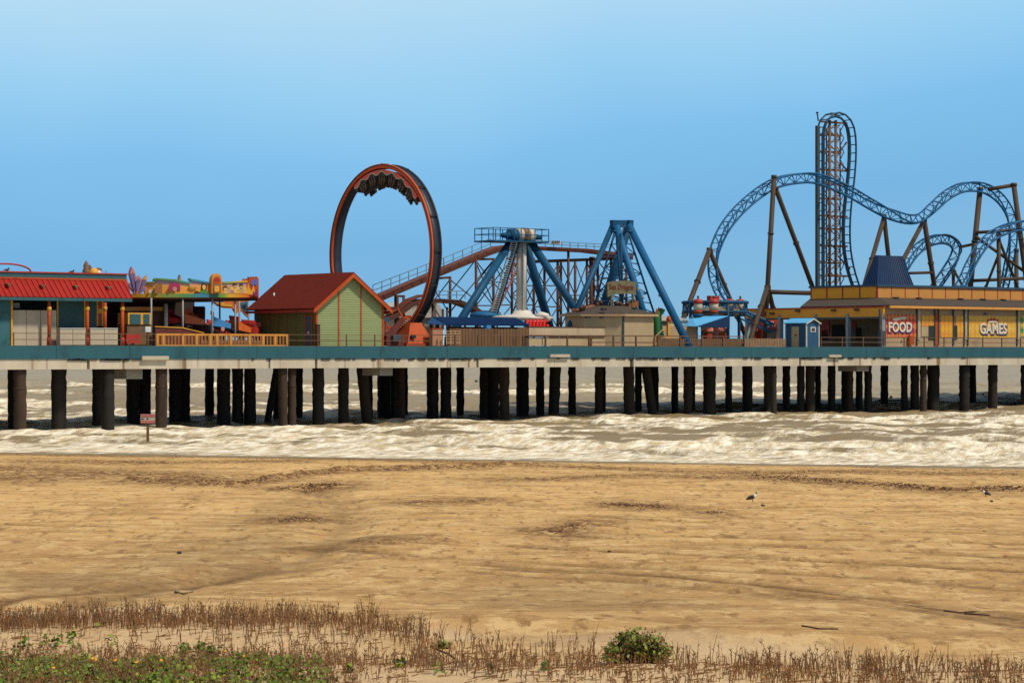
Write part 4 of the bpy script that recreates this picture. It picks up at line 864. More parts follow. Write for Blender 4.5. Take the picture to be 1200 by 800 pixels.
def hand(pts, hpx, step, t, name="walkway_railing", mat=m_grey, r=.035, parent=None):
    mb = MB(); q = [P(x, y, t) for x, y in pts]; k = Yd(*q[0][:2]) / F
    for hh in (1.0, .5): mb.tube([(a[0], a[1], a[2] + hh * hpx * k) for a in q], r, 5)
    for i in range(len(pts) - 1):
        a, c = np.array(q[i]), np.array(q[i + 1]); n = max(1, int(round(np.hypot(pts[i + 1][0] - pts[i][0], pts[i + 1][1] - pts[i][1]) / step)))
        for j in range(n + 1): b_ = a + (c - a) * j / n; mb.bar(b_, b_ + np.array((0, 0, hpx * k)), r * 1.7)
    mb.build(name, mat, parent or bc)
m_hand = M("blue grey handrail", (.12, .20, .27), .5, .2)
hand([(437, 347), (520, 315), (575, 292)], 13, 11, 18.6, mat=m_hand); hand([(610, 287.5), (715, 293)], 6.5, 9.5, 18.7, mat=m_hand)
mb = MB()
for k in range(5): s_, tt, z_ = P(647.5 + k * 2, 283.6, 18.5); mb.box(s_ - .06, s_ + .06, tt, tt + .05, z_ - .12, z_ + .12)
B(646, 657, 282, 286, 18.55, .06).build("board", m_lgrey, bc); mb.build("board_marks", m_black, bc)
POSTS = [(463.5, 338, 20), (473, 347, 19), (527.5, 325, 19), (557.8, 304, 19), (578.3, 303, 19), (600, 292, 19.5), (616, 308, 20.5), (625.5, 302, 19.5), (638, 305, 21), (653.5, 306, 20), (657.3, 307, 22), (666, 293, 19.5), (674, 306, 19), (687.8, 304, 20), (692.6, 301, 20), (695, 301, 22), (700.5, 305, 21), (716, 303, 20), (727, 301, 20.5), (734, 300, 22)]
for px, py, tt in POSTS:
    s_, tt, z_ = P(px, py, tt); r_ = .13 if px not in (692.6, 695) else .19
    MB().tube([(s_, tt, DECK), (s_, tt, z_)], r_, 8).build("support_post", m_brown, bc)
mb = MB()
BR = [(515, 326, 528, 325), (558, 304, 579, 303.5), (463, 347, 474, 347), (594, 303, 602, 302)]
for x0, y0, x1, y1 in BR: MB().bar(P(x0, y0, 19.2), P(x1, y1, 19.2), .2).build("cross_beam", m_brown, bc)
mb = MB()
BR = [(557, 305, 528, 342), (557, 306, 578, 355), (528, 328, 558, 352), (528, 365, 557, 330), (578, 305, 530, 362), (498, 322, 526, 366), (498, 366, 527, 328), (578, 306, 600, 352), (600, 312, 578, 372), (600, 310, 616, 345), (616, 310, 600, 372)]
for i in range(11, len(POSTS) + 0):
    pass
def brace_bay(x0, x1, y0, y1, n):
    for j in range(n):
        ya = y0 + (y1 - y0) * j / n; yb = y0 + (y1 - y0) * (j + 1) / n
        BR.extend([(x0, ya, x1, yb), (x0, yb, x1, ya), (x0, yb, x1, yb)])
brace_bay(558, 578, 306, 384, 3); brace_bay(578, 600, 304, 384, 3); brace_bay(600, 616, 308, 384, 4); brace_bay(654, 658, 308, 384, 5); brace_bay(688, 695, 308, 384, 5); brace_bay(727, 734, 305, 370, 4); brace_bay(626, 638, 310, 384, 3); brace_bay(638, 654, 310, 384, 3); brace_bay(657, 674, 308, 384, 2); brace_bay(674, 688, 308, 384, 2); brace_bay(695, 701, 310, 384, 4); brace_bay(701, 716, 306, 384, 4); brace_bay(716, 727, 305, 370, 3); brace_bay(616, 626, 312, 380, 3)
for x0, y0, x1, y1 in BR: mb.tube([P(x0, y0, 20.0), P(x1, y1, 20.0)], .058, 5)
mb.build("bracing", M("dark steel brace", (.06, .035, .028), .6, .3), bc)
mb = MB()      # slender red and white lattice stair behind the white arm
for k in range(14):
    u0, u1 = k / 14, (k + 1) / 14; a0, a1 = (572 + 36 * u0, 378 - 78 * u0), (572 + 36 * u1, 378 - 78 * u1)
    mb.bar(P(a0[0] - 3, a0[1], 18), P(a1[0] - 3, a1[1], 18), .1); mb.bar(P(a0[0] + 4, a0[1] + 2, 18), P(a1[0] + 4, a1[1] + 2, 18), .1); mb.bar(P(a0[0] - 3, a0[1], 18), P(a1[0] + 4, a1[1] + 2, 18), .07)
    mb.bar(P(a0[0] + 4, a0[1] + 2, 18), P(a1[0] - 3, a1[1], 18), .07)
mb.build("lattice_stair", M("faded red steel", (.30, .10, .06), .6, .3), bc)
lt = [(455, 372, 17), (470, 366, 17), (484, 355, 17), (498, 350, 17.5), (520, 350, 18), (540, 351.5, 18), (552, 356, 18), (566, 364, 18), (580, 370, 18)]
ribbon(lt, 4.5, 1.4, "", None).build("low_track", m_brown, bc)
hand([(505, 350), (545, 350)], 9, 9, 17.6, mat=m_hand)
ribbon([(x, y - 5, t + .5) for x, y, t in lt[:4]], 1.5, 1.2, "", None).build("low_track_rail", m_ltrk, bc)
mb = MB()
for px, py in ((466, 347), (473, 349), (490, 356), (507, 356), (519, 362), (524, 360), (545, 357), (560, 362)): s_, tt, z_ = P(px, py, 18.5); mb.tube([(s_, tt, DECK), (s_, tt, z_)], .12, 6)
mb.build("short_posts", m_brown, bc)
# low white station roofs behind the loop
stn = thing("station_shed", "pale low shed with a peaked grey roof behind the loop base", "shed", P(472, 404, 21))
B(468, 518, 372, 404, 21, 4).build("wall", m_white, stn)
poly_px([(466, 372), (480, 359), (492, 353.5), (512, 352.5), (520, 366), (520, 372)], 20.6, 5).build("roof", M("pale roof", (.42, .40, .38), .7, .2), stn)
mb = MB()
for px in (472, 478, 485, 494, 505, 512): B(px, px + 3, 376 + (px % 5), 383 + (px % 3), 20.8, .1, mb)
mb.build("window", m_dark, stn)
B(472, 482, 369.5, 372.5, 20.5, .1).build("sign_strip", m_redp, stn)

# ------------------------------------------------------------------ pendulum ride
pe = thing("pendulum_ride", "blue four-legged pendulum ride with a white hanging arm and railed top platform", "fairground ride", P(612, 404, 10))
tP = 10.0
def leg(a, b2, ta, tb_, r, mat=m_blue, name="leg", par=None, n=10):
    A_, B_ = np.array(P(*a, ta)), np.array(P(*b2, tb_)); d = B_ - A_; k = (A_[2] - DECK) / (A_[2] - B_[2]) if A_[2] - B_[2] > .1 else 1
    return MB().tube([A_, A_ + d * max(1, k)], r, n).build(name, mat, par or pe)
leg((600, 281), (541, 373), tP, tP - 2.5, .36); leg((621, 282), (688, 383), tP, tP - 3.5, .36); leg((615, 283), (642.5, 377), tP + 2, tP + 4.5, .40)
leg((606, 283), (579, 372), tP - .3, tP + 3.5, .26)
mb = MB()
for k in range(34):
    u_ = k / 33; a = np.array(P(603 - 26 * u_, 284 + 88 * u_, tP - .9 + 3.2 * u_)); mb.box(a[0] - .36, a[0] + .28, a[1] - .02, a[1] + .03, a[2] - .03, a[2] + .03)
for off in (-.36, .28): 
    a, c = P(603, 284, tP - .9), P(577, 372, tP + 2.3); mb.bar((a[0] + off, a[1], a[2]), (c[0] + off, c[1], c[2]), .08)
mb.build("ladder", M("pale ladder steel", (.30, .33, .34), .5, .2), pe)
s0, tt, z0 = P(611, 279, tP)
MB().tube([(S(611, tP), tP, Z(611, 372, tP)), (S(611, tP), tP, z0)], .47, 14).build("pendulum_arm", M("white steel", (.50, .46, .41), .45, .15, .8, streak=.7), pe)
MB().box(S(613.2, 9.4), S(614.8, 9.4), 9.45, 9.62, Z(611, 368, 9.4), Z(611, 284, 9.4)).build("arm_conduit", m_grey, pe)
mb = MB()
a = P(598, 276, tP); mb.tube([(S(597, tP), tP, a[2]), (S(604.5, tP), tP, a[2])], .62, 16); mb.tube([(S(588, tP), tP, a[2]), (S(597, tP), tP, a[2])], [.2, .34], 12); MB().tube([(S(622, tP), tP, a[2]), (S(634, tP), tP, a[2] - .1)], [.36, .2], 12).build("end_motor", m_blue, pe)
mb.build("drive_motor", m_blue, pe)
MB().tube([(S(604.5, tP), tP, a[2] + .05), (S(623, tP), tP, a[2] + .05)], .66, 18).build("hub", M("white steel", (.50, .46, .41), .45, .15, .8, streak=.7), pe)
MB().tube([(S(611, tP - .1), tP - .1, a[2] + .02), (S(617, tP - .1), tP - .1, a[2] + .02)], .72, 18).build("hub_band", m_railt, pe)
sp0, sp1 = S(578, tP - 1.2), S(643, tP - 1.2); zp = Z(610, 283, tP)
MB().box(sp0, sp1, tP - 1.25, tP + 1.6, zp - .12, zp).build("platform", m_blue, pe)
mb = MB()
for tt in (tP - 1.2, tP + 1.5):
    for hh in (.55, 1.1): mb.bar((sp0, tt, zp + hh), (sp1, tt, zp + hh), .06)
    for k in range(9): s_ = sp0 + (sp1 - sp0) * k / 8; mb.bar((s_, tt, zp), (s_, tt, zp + 1.1), .06)
for s_ in (sp0, sp1):
    for hh in (.55, 1.1): mb.bar((s_, tP - 1.2, zp + hh), (s_, tP + 1.5, zp + hh), .06)
mb.build("platform_railing", m_blue, pe)
# gondola wheel with seats at the foot of the arm
wz = Z(611, 371, tP)
MB().lathe([(.7, -.35), (2.7, -.30), (2.9, -.1), (2.4, .1), (.9, .22), (.8, .5), (.5, .6)], (S(612, tP), tP, wz), 20).build("gondola", M("white fibreglass", (.60, .56, .50), .4, .15), pe)
mb = MB(); mb.tube([P(628, 372, 7.6), P(634, 368.5, 7.4), P(640, 370, 7.2), P(642, 376, 7.2)], .3, 8); mb.build("gondola_arm", M("white fibreglass", (.60, .56, .50), .4, .15), pe)
for k in range(6):
    px = 622 + 4.0 * k; sx, tx, zx = P(px, 378.5, 6.6); mb = MB(); mb.box(sx - .13, sx + .13, tx, tx + .5, zx - .35, zx - .1); mb.slab([(sx - .14, tx + .45, zx - .2), (sx + .14, tx + .45, zx - .2), (sx + .1, tx + .55, zx + .32), (sx - .1, tx + .55, zx + .32)], .14); mb.tube([(sx - .12, tx + .3, zx - .25), (sx - .12, tx + .1, zx + .15), (sx + .1, tx + .1, zx + .15)], .05, 6)
    mb.build("seat", M("bright red seat", (.70, .03, .02), .4, .1), pe)
MB().ell(P(568, 369.5, 13), (1.5, 1.2, .45), 14, 8).build("gondola_shell", m_swb, pe)
br = thing("ribbed_canopy", "long low blue ribbed metal roof on posts below the pendulum ride", "canopy", P(505, 404, 3.4))
sA_, sB2 = S(524, 3.2), S(620, 3.2); zA, zB = Z(570, 381.2, 3.2), Z(570, 372.2, 3.2); s0_ = S(505, 3.2)
mb = MB(); mb.slab([(sA_, 3.2, zA), (sB2, 3.2, zA), (sB2, 5.2, zB), (sA_, 5.2, zB)], .06); k = sA_
while k < sB2: mb.bar((k, 3.15, zA + .05), (k, 5.15, zB + .05), .09); k += .26
mb.slab([(s0_, 3.9, zA + .1), (sA_ - .01, 3.2, zA), (sA_ - .01, 5.2, zB)], .06); mb.build("roof", M("royal blue ribbed metal", (.010, .045, .14), .55, .2, spec=.15), br)
for px in (526, 545, 563, 583, 602, 619): s_ = S(px, 3.6); MB().box(s_ - .05, s_ + .05, 3.6, 3.7, DECK, zA + .05).build("post", m_blue if px == 619 else m_rail, br)
MB().box(S(524, 4.6), S(619, 4.6), 4.6, 4.7, DECK, Z(570, 383, 4.6)).build("back_panel", m_rust, br)
mb = MB(); mb.bar(P(571, 381, 3.0), P(571, 385, 3.0), .5); mb.build("bracket_box", m_blueb, br)

# ------------------------------------------------------------------ swing ship
sw = thing("swing_ship", "tall blue A-frame swing ship ride with lattice towers and a name board", "fairground ride", P(728, 404, 10))
tS = 8.5
leg((719, 262), (667, 384), tS, tS - 2.0, .27, m_blue, par=sw); leg((722, 264), (752, 360), tS - .6, tS - 2.5, .33, m_swb, par=sw)  # left legs painted in the shaded blue, right legs in the lit one
leg((737, 264), (804, 399), tS - .2, 1.6, .34, m_swb, par=sw); leg((736, 266), (706, 362), tS + 4, tS + 7.5, .42, m_blue, par=sw)
mb = MB(); mb.bar(P(718, 260.5, tS), P(740, 260.5, tS), .38); mb.bar(P(719, 258, tS - .3), P(719, 270, tS - .3), .5); mb.bar(P(738, 258, tS - .2), P(738, 270, tS - .2), .5); mb.bar(P(719, 262, tS), P(736, 266, tS + 4), .3)
for px in (720, 737): mb.tube([P(px, 270, tS - .45), P(px, 272.5, tS - .45)], .42, 10)
mb.build("top_beam", m_blue, sw)
mb = MB(); mb.bar(P(725, 263, tS), P(725, 268, tS), .06); mb.bar(P(731, 263, tS), P(728, 276, tS), .06); mb.build("hanger", m_grey, sw)
def lattice(a, b2, c, d, n, t, rails=.10, web=.05, name="lattice_tower", mat=m_blue):
    mb = MB(); l0, l1, r0, r1 = map(np.array, (P(*a, t), P(*b2, t), P(*c, t), P(*d, t)))
    mb.tube([l0, l1], rails, 6); mb.tube([r0, r1], rails, 6); 
    for k in range(n):
        u0, u1 = k / n, (k + 1) / n; A0, A1, B0, B1 = l0 + (l1 - l0) * u0, l0 + (l1 - l0) * u1, r0 + (r1 - r0) * u0, r0 + (r1 - r0) * u1
        mb.tube([A0, B1] if k % 2 else [B0, A1], web, 5); mb.tube([A1, B1], web, 5)
    mb.build(name, mat, sw)
lattice((720, 273), (694, 368), (722, 273), (729, 362), 7, tS + 1.5); lattice((728, 273), (730, 372), (737, 275), (770, 378), 9, tS - 1.2)
bd = poly_px([(712, 331.5), (716, 330), (724, 329), (732, 328.8), (740, 329.5), (745, 331), (745.5, 346.5), (740, 344.5), (732, 343.8), (722, 344.8), (712, 348)], 5.2, .14).build("name_board", M("khaki sign board", (.14, .12, .065), .7, .25), sw)
q = P(728, 337, 5.2); text("Sea Dragon", "lettering", M("maroon lettering", (.13, .035, .02), .6, .1), sw, (q[0], 5.19, q[2]), 9.0 * Yd(q[0], 5) / F, 29.5 * Yd(q[0], 5) / F / U[0], .03, .02)
for px in (716, 741): MB().bar(P(px, 345, 5.4), P(px, 364, 5.4), .12).build("board_post", m_olive, sw)
# little ship of passengers' seats and lamps along the roof edge
for px, py in ((681, 361), (684, 360), (700, 357), (704, 354.5), (716, 356), (722, 355.5), (727, 356.5), (735, 356)): MB().ell(P(px, py, 5.6), (.22, .2, .26), 8, 5).build("ship_seat", m_hair, sw)
poly_px([(678, 364), (680, 361.5), (690, 360), (702, 357), (716, 357.5), (730, 357), (745, 355), (748, 352), (750, 357), (744, 363), (700, 366)], 6.0, 1.2).build("ship_hull", M("dark orange hull", (.25, .085, .03), .6, .3), sw)
for px, py in ((748, 339), (753.5, 349), (743, 350), (773, 346)): MB().lathe([(.04, .2), (.12, .1), (.12, -.1), (.03, -.15)], P(px, py, 5.3), 8).build("lamp", m_grey, sw)

# octagonal booth
zb0 = DECK; cpx = 727; tB = 3.1
bt = thing("octagonal_booth", "beige wooden booth with a low grey hipped roof in front of the swing ship", "booth", P(683, 404, tB))
s_a, s_c, s_d = S(684, tB + 1.6), S(730.5, tB - .9), S(766, tB - .9); ztopw = Z(728, 370, tB)
wallp = [(s_a, tB + 1.6), (s_c, tB - .9), (s_d, tB - .9), (s_d + 1.2, tB + 1.0), (s_d + 1.2, tB + 3.4), (s_c, tB + 5.0), (s_a, tB + 4.2)]
def ringsolid(p, z0, z1):
    mb = MB(); n = len(p); mb.add([(*a, z0) for a in p] + [(*a, z1) for a in p], [tuple(range(n - 1, -1, -1)), tuple(range(n, 2 * n))] + [(i, (i + 1) % n, n + (i + 1) % n, n + i) for i in range(n)]); return mb
ringsolid(wallp, DECK, ztopw).build("wall", m_beige, bt)
cx_, cy_ = np.mean([p[0] for p in wallp]), np.mean([p[1] for p in wallp])
ev = [(cx_ + (p[0] - cx_) * 1.10, cy_ + (p[1] - cy_) * 1.14) for p in wallp]
ringsolid(ev, ztopw - .03, ztopw + .13).build("eave", M("cream fascia", (.45, .30, .16), .7, .2), bt)
mb = MB(); n = len(ev); ztr = Z(728, 359, 6); inn = [(cx_ + (p[0] - cx_) * .42, cy_ + (p[1] - cy_) * .25) for p in wallp]
mb.add([(*a, ztopw + .14) for a in ev] + [(*a, ztr) for a in inn], [tuple(range(n, 2 * n))] + [(i, (i + 1) % n, n + (i + 1) % n, n + i) for i in range(n)] + [tuple(range(n - 1, -1, -1))]); mb.build("roof", m_shing, bt)
MB().box(s_c - .07, s_c + .07, tB - .96, tB - .82, DECK, ztopw - .03).build("corner_post", M("dark slate post", (.04, .055, .06), .6, .2), bt)
for px in (688.5, 705.5): MB().box(S(px - 2, 2.6), S(px + 2, 2.6), 2.5, 2.75, Z(px, 373, 2.6), Z(px, 370.8, 2.6)).build("eave_lamp", m_black, bt)
for px, py in ((707, 362), (743.5, 361.5)): MB().box(P(px - 2.5, py, 3.4)[0], P(px + 2.5, py, 3.4)[0], 3.2, 3.5, Z(px, py + 1.5, 3.4), Z(px, py - 1, 3.4)).build("roof_vent", m_black, bt)
mb = MB(); z_ = DECK + .2
while z_ < ztopw - .1: mb.box(s_c + .08, s_d - .01, tB - .915, tB - .899, z_, z_ + .012); z_ += .2
mb.build("siding_grooves", m_beige2, bt)
# green dragon head next to it
dg = thing("dragon_figure", "green dragon figure with an orange crest beside the beige booth", "statue", P(771, 404, 4.5))
mb = MB(); mb.tube([P(771, 404, 4.5), P(771.5, 392, 4.5), P(770, 378, 4.5), P(771, 369, 4.5), P(774, 364.5, 4.5), P(778.5, 363.5, 4.5)], [.55, .5, .42, .34, .30, .12], 10); mb.ell(P(774, 364, 4.5), (.45, .28, .25)); mb.build("body", M("dragon green", (.02, .13, .035), .5, .25), dg)
mb = MB(); 
for px, py in ((768.5, 367), (770, 364), (772.5, 361.8)): mb.slab([P(px - 1, py + 2, 4.4), P(px + 2, py + 1, 4.4), P(px - 1, py - 2, 4.4)], .1)
mb.build("crest", m_ored, dg); MB().slab([P(775, 366, 4.2), P(779, 367.5, 4.2), P(775, 368.2, 4.2)], .1).build("jaw", m_greenp, dg)
# small stalls between dragon and awning
stl = thing("stall", "tan and white stall with dark openings between the dragon and the blue awning", "stall", P(773, 404, 6))
B(773, 818, 382, 404, 6, 3).build("front", m_beige2, stl); B(770, 806, 375.5, 382, 7, 2).build("upper_wall", m_white, stl)
poly_px([(771, 375.6), (774, 369.5), (802, 372.5), (808, 375.6)], 6.8, 2.5).build("roof", M("pale roof", (.42, .40, .38), .7, .2), stl); B(774, 785, 377, 381, 6.95, .1).build("opening", m_dark, stl)
tg = thing("totem_post", "orange and yellow striped post standing behind the swing ship leg", "post", P(784, 404, 5)); B(782.8, 785.2, 376, 400, 5, .2).build("post", m_yel, tg); MB().lathe([(.22, 0), (.26, .25), (.12, .55)], P(784, 377, 5.1), 8).build("cap", m_ored, tg)
stp = thing("wooden_steps", "small tan timber steps with a handrail beside the beige booth", "steps", P(768, 404, 2.2)); mb = MB()
for k in range(5): B(768 + k * 2.4, 771 + k * 2.4 + 2, 402 - k * 2.2, 405, 2.2, 1.0, mb)
mb.build("treads", m_brick, stp); MB().bar(P(768, 394, 2.0), P(779, 384, 2.0), .08).bar(P(768, 404, 2.0), P(768, 394, 2.0), .08).build("handrail", m_brick, stp)

# ------------------------------------------------------------------ balloon ride, awning, kiosks
bl = thing("balloon_ride", "blue framed ride with red and white balloon gondolas behind the blue awning", "fairground ride", P(838, 404, 9))
tb = 9.0; rs, rt = (S(866, tb) - S(809, tb)) / 2, 3.0; cs_, ct_ = S(838, tb), tb
mb = MB(); zf = Z(838, 354.5, tb)
cir = [(cs_ + rs * math.cos(2 * math.pi * k / 24), ct_ + rt * math.sin(2 * math.pi * k / 24), zf) for k in range(24)]
mb.tube(cir, .16, 6, closed=True); mb.tube([(x, y, z - .9) for x, y, z in cir], .12, 6, closed=True)
for k in range(0, 24, 2): a, c = cir[k], cir[(k + 1) % 24]; mb.bar(a, (c[0], c[1], c[2] - .9), .1); mb.bar((c[0], c[1], c[2] - .9), cir[(k + 2) % 24], .1)
for k in range(0, 24, 6): mb.bar((cs_, ct_, zf - .4), cir[k], .12)
mb.build("frame_ring", m_blue, bl)
for px, tt in ((809, 9), (866, 8.6), (853, 6.2), (823, 12)): MB().tube([(S(px, tt), tt, DECK), (S(px, tt), tt, zf + .1)], .15, 8).build("post", m_blue, bl)
MB().tube([(cs_, ct_, DECK), (cs_, ct_, zf + .5)], .5, 10).build("centre_column", m_pink, bl)
MB().lathe([(1.9, -.5), (2.3, -.4), (2.3, .1), (.6, .35)], (cs_, ct_, Z(838, 364, tb)), 16).build("canopy", M("khaki canvas", (.24, .20, .13), .7, .2), bl)
B(832.5, 843, 346.5, 352.5, 8.2, .5).build("top_box", m_redp, bl)
for px, tt in ((818, 7.0), (836.5, 6.2), (855.2, 6.8), (867.5, 8.0)):
    s_, _, z_ = P(px, 358.5, tt); g_ = MB().lathe([(.12, -.42), (.42, -.36), (.47, -.05), (.36, .32), (.12, .4)], (s_, tt, z_), 12).build("gondola", m_white, bl)
    MB().lathe([(.40, .22), (.50, .3), (.42, .58), (.15, .68)], (s_, tt, z_), 12).build("gondola_cap", m_redp, g_)
    MB().lathe([(.3, -.72), (.38, -.6), (.44, -.40), (.3, -.38)], (s_, tt, z_), 12).build("gondola_tub", m_ored, g_)
    MB().lathe([(.3, -1.0), (.52, -.95), (.52, -.76), (.3, -.73)], (s_, tt, z_), 12).build("gondola_base", m_blue, g_)
    MB().tube([(s_, tt, z_ + .6), (s_, tt, z_ + .95)], [.06, .12], 8).build("gondola_lamp", m_black, g_)
MB().lathe([(1.4, 0), (1.4, .7), (1.0, .9)], (S(865, 4), 4.2, DECK), 14).build("base_drum", m_teal2, bl)
aw = thing("blue_awning", "sky blue sloping canvas awning with a dark blue front under the balloon ride", "awning", P(818, 404, 4.2))
MB().slab([P(796.5, 381.5, 7.5), P(816, 382.6, 4.3), P(853, 370.2, 4.3), P(811, 371, 7.5)], .05).build("top_sheet", m_awn, aw)
MB().slab([P(815, 383, 4.2), P(855, 383.8, 4.2), P(855, 370, 4.2)], .06).build("front_sheet", m_blued, aw)
for px, tt in ((798.5, 7.2), (817, 4.4), (854.2, 4.3)): MB().tube([(S(px, tt), tt, DECK), (S(px, tt), tt, Z(px, 381.5 if px < 850 else 370.5, tt))], .07, 8).build("post", m_blue, aw)
m_stripe = ramp_mat("pink striped canvas", [(0, (.70, .16, .10)), (1, (.72, .20, .14))], 0, 1, 0)
for px, tt, lb, hw in ((829, 7, "leftmost red kiosk with a pink scalloped canopy under the blue awning", 6.2), (846.5, 7, "red kiosk with a pink scalloped canopy near the awning's right post", 6.2), (878, 26, "red kiosk with a pointed pink canopy behind the orange portico post", 9)):
    s_ = S(px, tt); k = Yd(s_, tt) / F; r_ = hw * k / .9; z_ = Z(px, 385, tt); kk = thing("kiosk", lb, "kiosk", (s_, tt, DECK), "red kiosks with pink canopies")
    mb = MB(); top = Z(px, 379.5 if hw < 7 else 378.5, tt); vs = [(s_, tt, top)]; nn = 16
    for j in range(nn): a = 2 * math.pi * j / nn; vs.append((s_ + r_ * math.cos(a), tt + r_ * math.sin(a), z_ - (.06 if j % 2 else 0)))
    for j in range(nn): a = 2 * math.pi * j / nn; vs.append((s_ + r_ * math.cos(a), tt + r_ * math.sin(a), z_ - .22 - (.06 if j % 2 else 0)))
    mb.add(vs, [(0, 1 + j, 1 + (j + 1) % nn) for j in range(nn)] + [(1 + j, 1 + nn + j, 1 + nn + (j + 1) % nn, 1 + (j + 1) % nn) for j in range(nn)]); mb.build("canopy", M("faded pink canvas", (.62, .20, .15), .7, .3, 4), kk)
    MB().lathe([(r_ * .8, 0), (r_ * .8, 1.35)], (s_, tt, DECK), 8).build("counter", m_redp, kk); MB().lathe([(r_ * .7, 1.35), (r_ * .7, 2.0)], (s_, tt, DECK), 8).build("opening", M("dim yellow inside", (.30, .13, .02), .7, .3), kk)
for px, tt, py in ((818, 4.6, 391), (822, 4.8, 391.5), (838, 4.6, 391), (857, 4.5, 390.5)):
    pass

# ------------------------------------------------------------------ food and games hall
tH = 3.2; sH = S(1037, tH)
def proj(s_, t_, z_): y_ = Yd(s_, t_); return 600 + F * (O[0] + s_ * U[0] + t_ * N[0]) / y_, HY - F * (z_ - CAMZ) / y_
hall = thing("food_hall", "long low hall with orange parapet, grey shingle roof and diamond patterned fronts", "building", (sH, tH, DECK))
sEnd = 178; zW = Z(1100, 366, tH)
zEv0, zEv1 = Z(1120, 362.0, 2.4), Z(1120, 359.3, 2.4)
MB().box(sH, sEnd, tH, tH + .2, DECK, zEv1).build("front_wall", m_beige2, hall)
# portico along the left end
def tz(px): return T_at(sH - .3, px)
tA = tz(873.5); zb1, zb0_ = Z(1000, 360.1, 5), Z(1000, 370.8, 5)
MB().box(sH - .42, sH - .18, tH - .2, tA, zb0_, zb1).build("portico_band", M('golden orange panel', (.74, .32, .03), .6, .12, .7), hall)
MB().box(sH - .5, sH - .1, tH - .3, tA + .1, zb1, zb1 + .12).build("portico_cap", m_redp, hall)
MB().box(sH - .40, sH - .20, tH - .1, tA, zb0_ - .18, zb0_ - .005).build("portico_beam", M("grey slate trim", (.07, .085, .09), .6, .2), hall)
for px in (876.5, 914.5, 957.5, 994.5, 1034.5):
    tt = tz(px); MB().box(sH - .55, sH - .1, tt - .16, tt + .16, DECK, zb0_ + .3 if px > 880 else zb0_).build("portico_post", M("pale grey blue post", (.20, .26, .29), .6, .2), hall)
    MB().box(sH - .10, sH + .04, tt - .1, tt + .1, DECK, zb0_).build("post_edge", m_black, hall)
for px, py in ((878, 363.5), (907, 364), (937, 361.5), (979, 362.5), (1006, 362.5)):
    tt = tz(px); MB().box(sH - .75, sH - .42, tt - .22, tt + .22, Z(px, py + 1, 5), Z(px, py - 1.2, 5)).build("flood_lamp", m_black, hall)
tt = tz(892); zq = Z(892, 366.3, 15); qs = M("dark red sign plate", (.22, .03, .02), .6, .2)
sg_ = MB().prism_s([(tz(899), zq - .42 * .55 * 1.0 - .02), (tz(885.5), zq - .25), (tz(885.5), zq + .22), (tz(899), zq + .22)], sH - .48, sH - .421).build("portico_sign", qs, hall)
MB().prism_s([(tz(888) + .28 * math.cos(k * .524), zq + .17 * math.sin(k * .524)) for k in range(12)], sH - .51, sH - .481).build("sign_emblem", m_lgrey, sg_)
mb = MB()
for k, px in enumerate((891.2, 893, 894.8, 896.6)):
    for zz in (.05, -.12): mb.prism_s([(tz(px + 1.1), zq + zz), (tz(px), zq + zz), (tz(px), zq + zz + .12), (tz(px + 1.1), zq + zz + .10)], sH - .505, sH - .481)
mb.build("sign_marks", m_pink, sg_)
print("portico", sH, tA, proj(sH - .3, tA, zb0_), proj(sH - .3, tA, zb1), proj(sH-.3, tz(914), DECK), proj(sH - .3, tz(892), zq), zb0_, zb1, zEv1, zEv0)
# hip roof, parapet, cap
tP_ = 7.0; sPp = sH + 3.0; z1_ = Z(1100, 350.3, tP_ - .3)
mb = MB(); mb.slab([(sH - .1, tH - .8, zEv1 + .02), (sEnd, tH - .8, zEv1 + .02), (sEnd, tP_, z1_), (sPp, tP_, z1_)], .1); tQ = 24
mb.slab([(sH - .1, tH - .8, zEv1 + .02), (sPp, tP_, z1_), (sPp, T_at(sPp, 949), z1_), (sH - .1, T_at(sH - .1, 938), zEv1 + .02)], .1); mb.build("shingle_roof", m_shing, hall)
MB().box(sH - .25, sEnd, tH - .95, tH - .75, zEv0, zEv1).build("eave_board", M("orange eave board", (.60, .27, .06), .6, .12), hall)
sPc = S(1028.5, tP_); tPe = T_at(sPc, 950); zp0, zp1 = Z(1100, 350.6, tP_), Z(1100, 337.2, tP_)
MB().box(sPc, sEnd, tP_, tP_ + .3, zp0 - .3, zp1).build("parapet", M('dull orange panel', (.50, .22, .05), .6, .15, .7), hall); MB().box(sPc, sPc + .3, tP_ + .301, tPe, zp0 - .3, zp1).build("side_parapet", M('vivid orange panel', (.85, .36, .02), .6, .1, .7), hall)  # side parapet is a stronger, more saturated orange than the front
mb = MB(); k = sPc
while k < sEnd: mb.box(k - .05, k + .05, tP_ - .03, tP_ - .001, zp0, zp1); k += 1.98
for px in (1028, 1007.6, 987.5, 969, 950.5): tt = T_at(sPc, px); mb.box(sPc - .03, sPc - .001, tt - .08, tt + .08, zp0, zp1)
mb.box(sPc, sEnd, tP_ - .035, tP_ - .002, zp0 - .05, zp0 + .03); mb.box(sPc - .035, sPc - .002, tP_, tPe, zp0 - .05, zp0 + .03); mb.box(sPc, sEnd, tP_ - .035, tP_ - .002, zp1 - .06, zp1 - .001)
mb.build("parapet_strips", m_redp, hall)
MB().box(sPc - .15, sEnd, tP_ - .15, tP_ + .4, zp1, zp1 + .2).box(sPc - .15, sPc + .4, tP_ + .401, tPe + .15, zp1, zp1 + .2).build("parapet_cap", M("dark teal blue cap", (.02, .065, .11), .5, .2), hall)
mb = MB()
for px in (1050, 1077, 1126, 1152, 1176): s_ = S(px, tP_ - .6); mb.box(s_ - .2, s_ + .2, tP_ - .8, tP_ - .3, zp0 - .12, zp0 + .12)
mb.build("parapet_lamp", m_black, hall)
